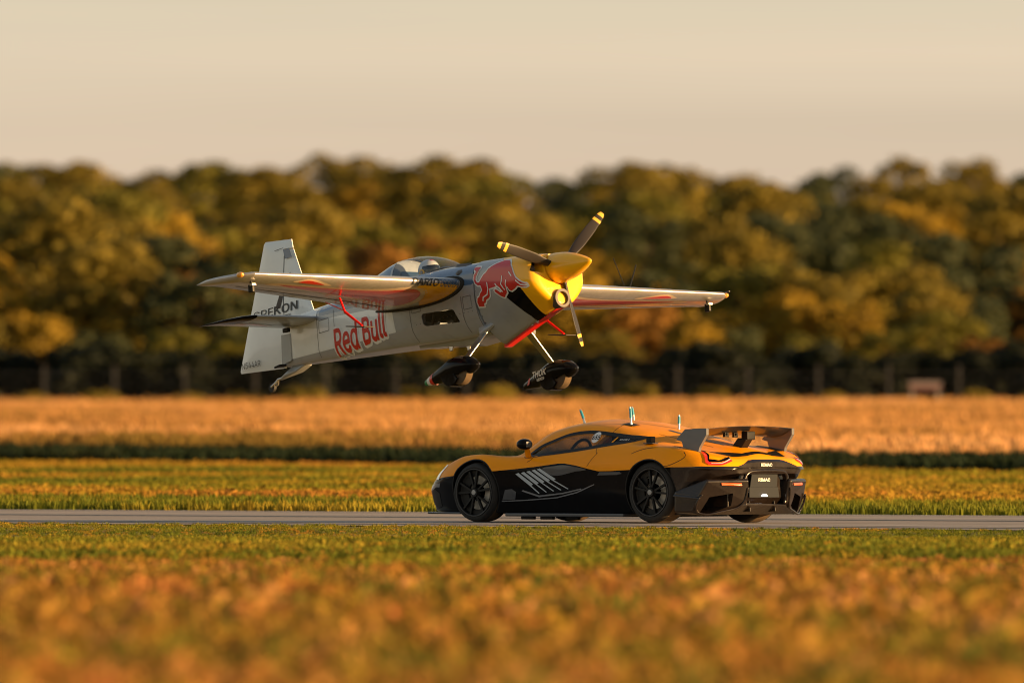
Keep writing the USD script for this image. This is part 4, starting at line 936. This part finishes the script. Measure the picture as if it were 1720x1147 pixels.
# wing
def wing_profile(n=26):
    u = (1 - np.cos(np.linspace(0, math.pi, n))) / 2
    t = 5 * (0.2969 * np.sqrt(u) - 0.126 * u - 0.3516 * u ** 2 + 0.2843 * u ** 3 - 0.1015 * u ** 4)
    return u, t
def lifting(stations, n=26):
    """stations: (y, leading-edge x, trailing-edge x, z of leading edge, z of trailing edge, thickness ratio). Ring from trailing edge over the top to below."""
    u, t = wing_profile(n); g = []
    for y, xl, xt, zl, zt, tc in stations:
        c = xl - xt; top = np.stack([xl - u * c, np.full(n, y), zl + u * (zt - zl) + t * tc * c], 1); bot = np.stack([xl - u * c, np.full(n, y), zl + u * (zt - zl) - t * tc * c], 1)
        g.append(np.vstack([top[::-1], bot[1:-1]]))
    g = np.array(g); a, k = g.shape[:2]; i = np.arange(a * k).reshape(a, k); j = np.roll(i, -1, 1)
    q_ = np.stack([i[:-1], j[:-1], j[1:], i[1:]], -1).reshape(-1, 4)
    v = np.vstack([g.reshape(-1, 3), g[0].mean(0), g[-1].mean(0)])
    f = np.vstack([q_[:, [0, 1, 2]], q_[:, [0, 2, 3]], np.stack([np.full(k, a * k), j[0], i[0]], 1), np.stack([np.full(k, a * k + 1), i[-1], j[-1]], 1)])
    m = trimesh.Trimesh(v, f, process=False); m.merge_vertices(); m.update_faces(m.nondegenerate_faces()); m.fix_normals()
    if m.volume < 0: m.invert()
    return m
WS = [(.30, .04, -1.56, -.01, -.105, .150), (.50, .0, -1.50, -.005, -.10, .148), (1.3, 0, -1.24, 0, -.085, .142), (2.2, 0, -.98, 0, -.07, .135), (3.33, 0, -.67, 0, -.05, .120)]
TIP = [(3.33, 0, -.67, 0, -.05, .120), (3.39, -.05, -.67, -.004, -.048, .125), (3.46, -.14, -.69, -.006, -.045, .13), (3.51, -.25, -.715, -.008, -.042, .14), (3.55, -.38, -.735, -.008, -.036, .15), (3.575, -.50, -.745, -.010, -.032, .16), (3.585, -.58, -.75, -.014, -.030, .12)]
def span(ws, s): return [(s * y, *r) for y, *r in ws]
u26, t26 = wing_profile()
def wing_under(s):
    """surf(span y, chord fraction q) on the lower skin; q < 0 runs over the leading edge to the upper skin."""
    Y = np.array([w[0] for w in WS]); A = np.array(WS)
    def surf(y, q_):
        ya = np.abs(y); f = [np.interp(ya, Y, A[:, c]) for c in range(1, 6)]
        uu = np.clip(np.abs(q_), 0, 1) ** 2; tt_ = 5 * (0.2969 * np.sqrt(uu) - 0.126 * uu - 0.3516 * uu ** 2 + 0.2843 * uu ** 3 - 0.1015 * uu ** 4)
        c = f[0] - f[1]
        return np.stack([f[0] - uu * c, s * ya, f[2] + uu * (f[3] - f[2]) - np.sign(q_) * tt_ * f[4] * c], -1)
    return surf
for s in (1, -1):
    w_ = part(plane, 'wing', lifting(span(WS, s)), 'wing_silver', 50)
    part(w_, 'wing_tip', lifting(span(TIP, s)), 'wing_silver', 50)
    # aileron gap line
    su = wing_under(s)
    q75 = math.sqrt(.76)
    part(w_, 'aileron_gap', decal(Polygon([(.75, q75 - .008), (3.2, q75 - .008), (3.2, q75 + .008), (.75, q75 + .008)]), su, .06, .002, flip=s > 0), 'satin_black', True)
    # painted flames under the leading edge; (y, q) with q = sqrt of the chord fraction
    big_o = [(.60, .80), (.72, .46), (.86, .27), (1.00, .215), (1.15, .25), (1.35, .34), (1.75, .43), (2.4, .47), (2.9, .52), (3.0, .60), (2.6, .66), (1.8, .74), (1.2, .80)]
    big_i = [(.70, .78), (.80, .48), (.92, .33), (1.02, .29), (1.15, .33), (1.36, .41), (1.80, .48), (2.4, .52), (2.8, .56), (2.6, .61), (1.8, .69), (1.2, .75)]
    part(w_, 'flame_outline', decal(Polygon(smooth_poly(big_o, 6)), su, .05, .003, flip=s > 0), 'cream_paint', True)
    part(w_, 'flame', decal(Polygon(smooth_poly(big_i, 6)), su, .05, .006, flip=s > 0), 'flame_red', True)
    sm_o = [(2.15, .40), (2.30, .30), (2.46, .20), (2.56, .19), (2.66, .28), (2.72, .36), (2.5, .42)]
    sm_i = [(2.26, .385), (2.36, .32), (2.48, .26), (2.55, .25), (2.62, .31), (2.64, .36), (2.48, .39)]
    part(w_, 'flame_outline', decal(Polygon(smooth_poly(sm_o, 6)), su, .04, .003, flip=s > 0), 'cream_paint', True)
    part(w_, 'flame', decal(Polygon(smooth_poly(sm_i, 6)), su, .04, .006, flip=s > 0), 'flame_red', True)
    # yellow root with the pilot's lettering
    yo_ = [(.46, .02), (.46, .60), (.62, .52), (.80, .34), (.86, .22), (.80, .14), (.75, .05), (.72, -.02), (.46, -.02)]
    part(w_, 'yellow_root', decal(Polygon([(.47, .06), (.47, .70), (.62, .62), (.74, .46), (.86, .30), (1.02, .22), (1.00, .17), (.9, .12), (.8, .06)]), su, .03, .003, flip=s > 0), 'cowl_yellow', True)
    part(w_, 'navy_root', decal(Polygon([(.47, .07), (.47, -.12), (.80, -.12), (.72, -.03), (.68, .07)]), su, .03, .005, flip=s > 0), 'navy_paint', True)
    for word, hgt, sx_, shr, ya, yb, mt, nm in (('DARIO', .23, .50, .12, 1.125, .745, 'dark_lettering', 'pilot_name'), ('COSTA', .20, .40, .10, .725, .475, 'chrome_edge', 'pilot_surname')):
        txt = text_poly(word, hgt, True, shr, sx_); bx = txt.bounds; k_ = (ya - yb) / (bx[2] - bx[0])
        # reads from tip to root on the right wing and from root to tip on the left
        tp = shapely.affinity.affine_transform(shapely.affinity.translate(txt, -bx[0], 0), [-k_, 0, 0, -1, ya, .135] if s < 0 else [k_, 0, 0, -1, yb, .135])
        part(w_, nm, decal(tp, su, .03, .009, flip=s > 0), mt, True)
    # fillet at the root
    rr = lifting([(s * .42, .075, -1.60, -.01, -.105, .165), (s * .455, .05, -1.57, -.01, -.105, .157)])
    part(w_, 'root_seal', rr, 'rubber', 50)
    # spade under the aileron: arm, brace and plate
    ys = -1.70 if s < 0 else 1.16
    sp_ = part(w_, 'aileron_spade', cat([tube((-.60, ys, -.13), (-.52, ys, -.30), .014, .014), tube((-.52, ys, -.30), (-.22, ys, -.50), .017, .013), tube((-.52, ys, -.29), (-.86, ys, -.14), .007, .007)]), 'signal_red', 40)
    part(sp_, 'spade_plate', hull([(-.10, ys - s * .07, -.528), (-.10, ys + s * .07, -.528), (-.36, ys - s * .12, -.490), (-.36, ys + s * .12, -.490)], .006), 'pipe_grey', 40)
    tl_ = part(w_, 'tip_camera', cat([rbox((.08, .04, .09), .01, (-.20, s * 3.24, -.135)), tube((-.20, s * 3.24, -.03), (-.20, s * 3.24, -.15), .018, .018)]), 'satin_black', 30)
    part(tl_, 'camera_clamp', rbox((.05, .06, .03), .006, (-.17, s * 3.24, -.095)), 'bright_metal', 30)
    part(w_, 'position_light', trimesh.creation.icosphere(2, .035).apply_transform(np.diag([1.6, 1, .9, 1])).apply_translation((-.13, s * 3.44, .0)), 'amber_lens', True)
part(plane, 'tip_antenna', rod([(-.34, 3.50, .0), (-.26, 3.51, .045), (-.14, 3.52, .055)], .010), 'pipe_grey', 40)
part(plane, 'sighting_rods', cat([rod([(-.45, 2.30, .02), (-.50, 2.16, .44)], .005), rod([(-.45, 2.30, .02), (-.42, 2.42, .36)], .008), rod([(-.32, 2.52, .0), (-.55, 2.20, .10)], .006)]), 'satin_black', 40)

# tail
ST = [(.05, -2.98, -3.74, .055, .045, .10), (.5, -3.00, -3.74, .055, .045, .095), (1.0, -3.03, -3.74, .05, .043, .09)]
STT = [(1.0, -3.03, -3.74, .05, .043, .09), (1.10, -3.12, -3.75, .05, .042, .075), (1.18, -3.35, -3.80, .047, .04, .06), (1.215, -3.72, -3.85, .043, .04, .05)]
for s in (1, -1):
    sb_ = part(plane, 'tailplane', lifting(span(ST, s)), 'silver_paint', 50)
    part(sb_, 'tailplane_tip', lifting(span(STT, s)), 'black_paint', 50)
    A = np.array(ST)
    def su2(y, q_, s=s):
        ya = np.abs(y); f = [np.interp(ya, A[:, 0], A[:, c]) for c in range(1, 6)]; uu = np.clip(q_, 0, 1)
        tt_ = 5 * (0.2969 * np.sqrt(uu) - 0.126 * uu - 0.3516 * uu ** 2 + 0.2843 * uu ** 3 - 0.1015 * uu ** 4); c = f[0] - f[1]
        return np.stack([f[0] - uu * c, s * ya, f[2] + uu * (f[3] - f[2]) - tt_ * f[4] * c], -1)
    part(sb_, 'elevator_gap', decal(Polygon([(.14, .545), (1.0, .545), (1.0, .565), (.14, .565)]), su2, .05, .002, flip=s > 0), 'satin_black', True)
    part(sb_, 'flame_outline', decal(Polygon(smooth_poly([(.40, .75), (.62, .52), (.85, .42), (.98, .50), (.97, .66), (.8, .64), (.62, .74)], 6)), su2, .04, .003, flip=s > 0), 'cream_paint', True)
    part(sb_, 'flame', decal(Polygon(smooth_poly([(.48, .73), (.65, .56), (.85, .47), (.94, .53), (.93, .61), (.8, .59), (.62, .70)], 6)), su2, .04, .006, flip=s > 0), 'flame_red', True)
    part(sb_, 'elevator_horn', rbox((.10, .04, .05), .008, (-3.55, s * .20, -.01)), 'satin_black', 30)
def fin_solid(poly, th, taper, whole):
    """Airfoil-thick vertical surface from a side outline: thick inside, thin at its outline."""
    p = Polygon(poly); ext = whole.exterior
    def half(s):
        def surf(x, z):
            d = shapely.distance(shapely.points(x, z), ext); return np.stack([x, s * (0.004 + th * (1 - np.exp(-d / taper))), z], -1)
        return surf
    pp_ = Polygon(shapely.segmentize(p, .03).exterior.coords)
    a = decal(pp_, half(1), .05, 0, flip=True); b = decal(pp_, half(-1), .05, 0)
    return cat([a, b, solid(pp_, -.0045, .0045, 'y')])
FIN = [(-3.27, .19), (-3.42, .55), (-3.575, .935), (-3.70, .945), (-3.76, .5), (-3.79, -.05), (-3.80, -.37), (-3.60, -.35), (-3.45, .10)]
RUD = [(-3.60, 1.050), (-4.085, 1.085), (-4.115, 1.06), (-4.70, -.315), (-4.685, -.338), (-3.86, -.392), (-3.82, -.36), (-3.805, -.05), (-3.775, .5), (-3.712, .958), (-3.582, .948)]
TAIL = shapely.union_all([Polygon(FIN).buffer(.02), Polygon(RUD).buffer(.02)]).buffer(-.02)
fn = part(plane, 'fin', fin_solid(FIN, .036, .11, TAIL), 'white_gloss', 50)
rd = part(plane, 'rudder', fin_solid(RUD, .036, .11, TAIL), 'white_gloss', 50)
def fin_right(x, z):
    P1 = shapely.points(x, z); pr, pf = Polygon(RUD), Polygon(FIN)
    d = np.where(shapely.contains(pr, P1), shapely.distance(P1, pr.exterior) / .12, shapely.distance(P1, pf.exterior) / .10)
    return np.stack([x, -(0.004 + .036 * (1 - np.exp(-d))), z], -1)
flat_right = lambda x, z: np.stack([x, 0 * x - .043, z], -1)
def side_text(txt, h, x, z, rot=0, bold=True, sx=1.0, shear=0):
    """Lettering for the right side, which reads towards the nose (+x)."""
    t = text_poly(txt, h, bold, shear, sx); return place(t, x, z, rot)
part(rd, 'sponsor_lettering', decal(side_text('SPE', .088, -4.36, .222, 1.6, False, 1.75, .15), flat_right, .05, .001), 'dark_lettering', True)
part(rd, 'sponsor_lettering', decal(side_text('KON', .092, -3.98, .228, 1.6, True, 1.70, .15), flat_right, .05, .001), 'dark_lettering', True)
part(rd, 'sponsor_swoosh', decal(Polygon([(-3.93, .30), (-3.80, .50), (-3.66, .66), (-3.60, .67), (-3.73, .50), (-3.84, .29)]), flat_right, .05, .001), 'pipe_grey', True)
part(rd, 'sponsor_lettering', decal(side_text('ROBOTICS', .034, -3.90, .165, 1.6, True), flat_right, .05, .001), 'dark_lettering', True)
part(rd, 'registration', decal(side_text('N544AR', .068, -4.625, -.300, -1.0, False, .95), flat_right, .05, .001), 'dark_lettering', True)
part(rd, 'dark_patch', decal(Polygon([(-3.72, .945), (-3.60, .948), (-3.562, .84), (-3.69, .836)]), flat_right, .05, .002), 'navy_paint', True)
part(rd, 'hinge_line', decal(Polygon([(-3.88, .955), (-3.72, .966), (-3.72, .960), (-3.88, .949)]), flat_right, .05, .001), 'satin_black', True)
part(fn, 'gap_panel', decal(Polygon([(-3.775, -.03), (-3.60, -.035), (-3.61, -.345), (-3.79, -.36)]), lambda x, z: np.stack([x, np.full_like(x, -.105), z], -1), .05, .0), 'grey_panel', False)
part(rd, 'rudder_horn', hull([(-3.80, -.14, -.375), (-3.88, -.14, -.385), (-3.88, -.02, -.37), (-3.80, -.02, -.36)], .012), 'satin_black', 30)
# lettering and the running bull on the flank
def bull_px(pts):   # outline points in units of 1/10 of the emblem's height, x towards the nose
    return [(a, b) for a, b in pts]
rb = side_text('Red Bull', .29, 0, 0, 0, True, .88)
b0 = rb.bounds; rb = shapely.affinity.scale(shapely.affinity.translate(rb, -b0[0], -b0[1]), 1.14 / (b0[2] - b0[0]), 1.0, origin=(0, 0))
rb = shapely.affinity.affine_transform(rb, [1, 0.03, .055, 1, -2.645, -.452])
part(fu, 'sponsor_border', decal(rb.buffer(.030), right_side, .05, .003), 'white_gloss', True)
part(fu, 'sponsor_name', decal(rb, right_side, .04, .007), 'logo_red', True)
BULL = [(150, 240), (245, 240), (248, 265), (215, 300), (185, 360), (150, 430), (140, 480), (165, 535), (205, 530), (240, 470), (300, 380), (345, 345), (400, 270), (480, 210), (560, 160), (680, 105), (780, 100), (830, 150), (870, 260), (890, 350), (920, 430), (975, 490), (1030, 525), (1075, 535), (1085, 550), (1030, 565), (1085, 580), (1050, 605), (980, 605), (930, 590), (880, 640), (800, 690), (765, 675), (750, 610), (720, 640), (715, 720), (690, 745), (625, 820), (575, 795), (500, 715), (490, 680), (530, 655), (575, 690), (600, 715), (625, 690), (570, 600), (520, 620), (400, 660), (405, 700), (390, 790), (350, 840), (300, 870), (270, 930), (240, 940), (225, 1000), (130, 1005), (120, 920), (145, 830), (180, 810), (215, 740), (255, 690), (230, 600), (170, 600), (120, 560), (90, 480), (110, 390), (150, 330), (115, 310), (110, 260)]
def bull_xz(a, b):     # emblem coordinates to (x, z) on the flank
    a = np.asarray(a, float); b = np.asarray(b, float)
    return np.stack([.158 + a * .000898, .290 - a * .000140 - b * .000585 + .0, ], -1)
bp = Polygon(bull_xz(*np.array(BULL, float).T)).buffer(0)
part(cw_, 'emblem_border', decal(bp.buffer(.012), right_side, .04, .004), 'white_gloss', True)
eb = part(cw_, 'emblem', decal(bp.buffer(-.004), right_side, .03, .008), 'logo_red', True)
for ln in ([(365, 540), (380, 660), (350, 760), (260, 820), (240, 880)], [(530, 560), (560, 610), (610, 640), (640, 700)], [(670, 410), (660, 500), (640, 560), (690, 660)], [(745, 490), (730, 560), (735, 620)], [(810, 330), (850, 400)], [(925, 490), (990, 560), (1060, 570)]):
    part(cw_, 'emblem_line', decal(shapely.LineString(bull_xz(*np.array(ln, float).T)).buffer(.007), right_side, .03, .011), 'white_gloss', True)
part(fu, 'exhaust_scoop', hull([(.12, -.36, .125), (-.30, -.33, .135), (-.25, -.26, .23), (.02, -.30, .20), (-.05, -.42, .10)], .02), 'pipe_grey', 40)

for ln in ([(.232, .18), (.232, -.58)], [(-.02, -.16), (-.02, -.56)], [(-1.0, -.15), (-1.0, -.52)], [(-2.62, .08), (-2.62, -.42)], [(-3.0, .09), (-3.0, -.40)]):
    part(fu, 'panel_seam', decal(shapely.LineString(ln).buffer(.0035), right_side, .04, .002), 'pipe_grey', True)
for x0, z0, w0, h0 in ((-.95, -.20, .16, .10), (.02, -.30, .13, .12), (-2.95, -.12, .20, .12)):
    part(fu, 'access_hatch', decal(sbox(x0, z0, x0 + w0, z0 + h0).buffer(.01).exterior.buffer(.003), right_side, .04, .002), 'pipe_grey', True)
rivets = shapely.union_all([shapely.Point(x, z).buffer(.0055, 3) for x in np.arange(-.90, .22, .075) for z in (-.345,)] + [shapely.Point(.262, z).buffer(.0055, 3) for z in np.arange(-.56, .16, .07)])
part(fu, 'fastener_row', decal(rivets, right_side, .05, .003), 'pipe_grey', True)

# undercarriage
for s in (1, -1):
    lg = part(plane, 'gear_leg', hull([(.27, s * .26, -.53), (.17, s * .26, -.53), (.245, s * .60, -.90), (.185, s * .60, -.90)], .014), 'steel_tube', 40)
    part(lg, 'leg_fairing', hull([(.32, s * .27, -.515), (.10, s * .27, -.51), (.22, s * .36, -.60), (.26, s * .34, -.57)], .03), 'silver_paint', 40)
    yc = s * .70
    PT = [(.53, .02, -1.00), (.50, .07, -.955), (.42, .10, -.905), (.25, .118, -.872), (.08, .112, -.885), (-.12, .085, -.955), (-.34, .045, -1.035), (-.40, .03, -1.055)]
    PB = [(.53, .02, -1.02), (.50, .07, -1.06), (.42, .10, -1.095), (.25, .118, -1.115), (.08, .112, -1.13), (-.12, .085, -1.135), (-.34, .045, -1.125), (-.40, .03, -1.12)]
    pts3 = []
    for (x, w, zt), (_, _, zb) in zip(PT, PB):
        for a in np.linspace(0, 2 * math.pi, 20, endpoint=False):
            pts3.append((x, yc + w * math.cos(a) * .98, (zt + zb) / 2 + (zt - zb) / 2 * math.sin(a)))
    pant_ = hull(pts3)
    pant_ = boolean('union', pant_, hull([(.13, yc + a, -1.03) for a in (-.085, .085)] + [(.13 + .165 * math.cos(t), yc + a, -1.03 + .165 * math.sin(t)) for t in np.linspace(math.radians(185), math.radians(320), 12) for a in (-.08, .08)], .01))
    pant_ = minus(pant_, arch(.24, .175, yc - .075, yc + .075).apply_translation((0, 0, -.352 - 1.04)))
    pn = part(plane, 'wheel_fairing', pant_, 'black_paint', 40)
    tyre = trimesh.creation.revolve(np.array([(0.05, -.055), (.12, -.06), (.158, -.045), (.168, 0), (.158, .045), (.12, .06), (.05, .055), (.05, -.055)]), sections=40).apply_transform(trimesh.transformations.rotation_matrix(math.pi / 2, [1, 0, 0])).apply_translation((.24, yc, -1.04)); tyre.fix_normals()
    part(pn, 'tyre', tyre, 'dusty_rubber', 40)
    if s < 0:
        out_ = lambda x, z: np.stack([x, np.interp(x, [-.42, -.34, -.12, .08], [yc - .040, yc - .052, yc - .092, yc - .12]), z], -1)
        for q_, m in enumerate(('flag_green', 'white_lettering', 'logo_red')):
            x0 = -.405 + .062 * q_
            band = common_(pant_, solid([(x0, -1.4), (x0 + .062, -1.4), (x0 + .062, -.8), (x0, -.8)], yc - .3, yc + .3, 'y'))
            c0 = band.vertices.mean(0); band.vertices = c0 + (band.vertices - c0) * [1.0, 1.04, 1.04]
            part(pn, 'flag_band', band, m, 40)
    else:
        inn = lambda x, z: np.stack([x, np.interp(x, [-.40, -.34, -.12, .08, .25], [yc - .035, yc - .048, yc - .088, yc - .115, yc - .121]) - .004, z], -1)
        part(pn, 'sponsor_lettering', decal(side_text('THOK', .068, -.17, -1.035, 2.0, True, 1.15, .3), inn, .05, .002), 'white_lettering', True)
        part(pn, 'sponsor_lettering', decal(side_text('EBIKES', .030, -.06, -1.08, 2.0, True, 1.1), inn, .05, .002), 'white_lettering', True)
        part(pn, 'sponsor_mark', decal(Polygon([(-.285, -1.095), (-.245, -1.03), (-.205, -1.015), (-.235, -1.085)]), inn, .05, .002), 'logo_red', True)
part(plane, 'belly_step', hull([(-.62, -.10, -.57), (-.72, -.10, -.57), (-.66, -.10, -.66), (-.70, -.10, -.66)], .008), 'steel_tube', 30)
part(plane, 'belly_aerial', hull([(-.38, -.06, -.58), (-.46, -.06, -.58), (-.40, -.06, -.69), (-.43, -.06, -.69)], .008), 'steel_tube', 30)
part(plane, 'belly_fairing', hull([(.2, .2, -.60), (.2, -.2, -.60), (-1.2, .12, -.54), (-1.2, -.12, -.54), (-.3, .12, -.635), (-.3, -.12, -.635)], .02), 'silver_paint', 30)
ts = part(plane, 'tail_spring', hull([(-3.45, .04, -.41), (-3.45, -.04, -.41), (-3.62, .045, -.46), (-3.62, -.045, -.46), (-3.85, .03, -.475), (-3.85, -.03, -.475), (-3.95, 0, -.50), (-3.70, 0, -.39)], .015), 'grey_panel', 40)
part(ts, 'tail_fork', cat([rod([(-3.93, 0, -.495), (-4.02, 0, -.50), (-4.06, .025, -.545), (-4.12, .025, -.57)], .014), rod([(-4.02, 0, -.50), (-4.06, -.025, -.545), (-4.12, -.025, -.57)], .012)]), 'bright_metal', 40)
part(ts, 'tail_wheel', trimesh.creation.cylinder(.052, .035, sections=24).apply_transform(trimesh.transformations.rotation_matrix(math.pi / 2, [1, 0, 0])).apply_translation((-4.13, 0, -.575)), 'rubber', 40)

# ------------------------------------------------------------------ the pilot (sits in the plane)
MAT('helmet_white', (0.70, 0.69, 0.68), 0.25, 0.0, 0.8)
MAT('visor_dark', (0.012, 0.014, 0.018), 0.06, 0.0, 1.0)
MAT('flight_suit', (0.025, 0.035, 0.060), 0.85, vary=(20.0, 0.3))
MAT('harness_red', (0.30, 0.04, 0.035), 0.8)
MAT('skin', (0.42, 0.24, 0.16), 0.55, subsurface_weight=0.1)
pil = thing('person', 'pilot in white helmet with dark visor and navy suit, seated under the canopy', 'person', PL_O, PL_R)
def body_chain(bones, pitch=.02):
    ms = []
    for (a, ra), (b, rb_) in bones:
        s1 = trimesh.creation.icosphere(2, ra).vertices + a; s2 = trimesh.creation.icosphere(2, rb_).vertices + b
        ms.append(trimesh.convex.convex_hull(np.vstack([s1, s2])))
    m = boolean('union', *ms); m = m.subdivide_to_size(.03) if False else m
    v, f = trimesh.remesh.subdivide_to_size(m.vertices, m.faces, .035); m = trimesh.Trimesh(v, f); m.merge_vertices()
    trimesh.smoothing.filter_taubin(m, iterations=12); return m
A_ = lambda *p: np.array(p, float)
hip, chest, neck = A_(-1.12, 0, -.26), A_(-1.30, 0, .06), A_(-1.22, 0, .20)
bones = [((hip, .13), (A_(-1.22, 0, -.05), .14)), ((A_(-1.22, 0, -.05), .14), (chest, .145)), ((chest, .12), (neck, .055)), ((neck, .055), (A_(-1.16, 0, .31), .075))]
for s in (1, -1):
    sh = A_(-1.28, s * .17, .08); el = A_(-1.08, s * .22, -.10); wr = A_(-.88, s * .06, -.05)
    kn = A_(-.72, s * .13, -.16); an = A_(-.40, s * .10, -.42)
    bones += [((chest, .10), (sh, .075)), ((sh, .065), (el, .045)), ((el, .043), (wr, .032)), ((A_(-1.12, s * .08, -.26), .10), (kn, .065)), ((kn, .062), (an, .042)), ((an, .045), (an + A_(.16, 0, -.03), .035))]
part(pil, 'body', body_chain(bones), 'flight_suit', True)
hc = A_(-1.12, 0, .315)
hm = trimesh.creation.icosphere(4, 1.0); hv = hm.vertices * [.142, .116, .128]
hv[:, 0] += np.where(hv[:, 2] < -.03, .015, 0); hm.vertices = hv + hc
face_cut = hull([(-1.02, .075, .345), (-1.02, -.075, .345), (-1.02, .07, .25), (-1.02, -.07, .25), (-.8, .1, .36), (-.8, -.1, .36), (-.8, .1, .24), (-.8, -.1, .24)])
he = part(pil, 'helmet', minus(hm, face_cut), 'helmet_white', 40)
vs = common_(trimesh.Trimesh((hm.vertices - hc) * 1.012 + hc, hm.faces), hull([(-1.10, .2, .352), (-1.10, -.2, .352), (-1.10, .2, .285), (-1.10, -.2, .285), (-.9, .2, .375), (-.9, -.2, .375), (-.9, .2, .268), (-.9, -.2, .268)]))
part(he, 'visor', vs, 'visor_dark', 40)
fc = trimesh.creation.icosphere(3, 1.0); fv = fc.vertices * [.095, .075, .10]; fv[:, 0] += .016 * np.exp(-((fv[:, 1] / .014) ** 2)) * np.exp(-(((fv[:, 2] + .015) / .025) ** 2)) * (fv[:, 0] > 0)
fc.vertices = fv + hc + [.022, 0, -.02]; part(pil, 'face', fc, 'skin', True)
ch_ = hull([(-1.01, .06, .258), (-1.01, -.06, .258), (-.99, 0, .262), (-1.0, .05, .225), (-1.0, -.05, .225), (-1.10, .085, .235), (-1.10, -.085, .235)], .012)
part(he, 'chin_bar', ch_, 'helmet_white', 40)
for s in (1, -1):
    e1 = trimesh.creation.cylinder(.040, .012, sections=28).apply_transform(trimesh.transformations.rotation_matrix(math.pi / 2, [1, 0, 0])).apply_translation((-1.105, s * .114, .285))
    part(he, 'ear_disc', e1, 'cowl_yellow', 40)
    e2 = trimesh.creation.cylinder(.022, .012, sections=24).apply_transform(trimesh.transformations.rotation_matrix(math.pi / 2, [1, 0, 0])).apply_translation((-1.105, s * .118, .287))
    part(he, 'ear_cap', e2, 'navy_paint', 40)
rl = common_(trimesh.Trimesh((hm.vertices - hc) * 1.008 + hc, hm.faces), hull([(-1.3, .03, .5), (-1.3, -.03, .5), (-1.0, .03, .5), (-1.0, -.03, .5), (-1.16, .025, .4), (-1.05, -.025, .4), (-1.05, .025, .4), (-1.16, -.025, .4)]))
part(he, 'crest_mark', rl, 'logo_red', 40)
for s in (1, -1):
    part(pil, 'harness_strap', hull([(-1.39, s * .07, .20), (-1.39, s * .12, .20), (-1.20, s * .05, -.02), (-1.20, s * .10, -.02), (-1.20, s * .09, .17), (-1.24, s * .06, .185)], .006), 'harness_red', 40)
    hd = []
    w0 = A_(-.88, s * .06, -.05)
    hd.append(hull([w0 + A_(-.01, -.02, .0), w0 + A_(-.01, .02, 0), w0 + A_(.07, -.028, .01), w0 + A_(.07, .028, .01)], .013))
    for q_, ln in enumerate((.036, .042, .040, .032)):
        r0 = w0 + A_(.075, (-.026 + .0175 * q_), .01); r1 = r0 + A_(ln * .7, 0, -.012); r2 = r1 + A_(.0, 0, -.028)
        hd += [hull([r0, r1], .008), hull([r1, r2], .0075)]
    hd += [hull([w0 + A_(.02, -s * .03, 0), w0 + A_(.055, -s * .05, -.012)], .009), hull([w0 + A_(.055, -s * .05, -.012), w0 + A_(.085, -s * .04, -.028)], .008)]
    part(pil, 'hand', boolean('union', *hd), 'skin', True)
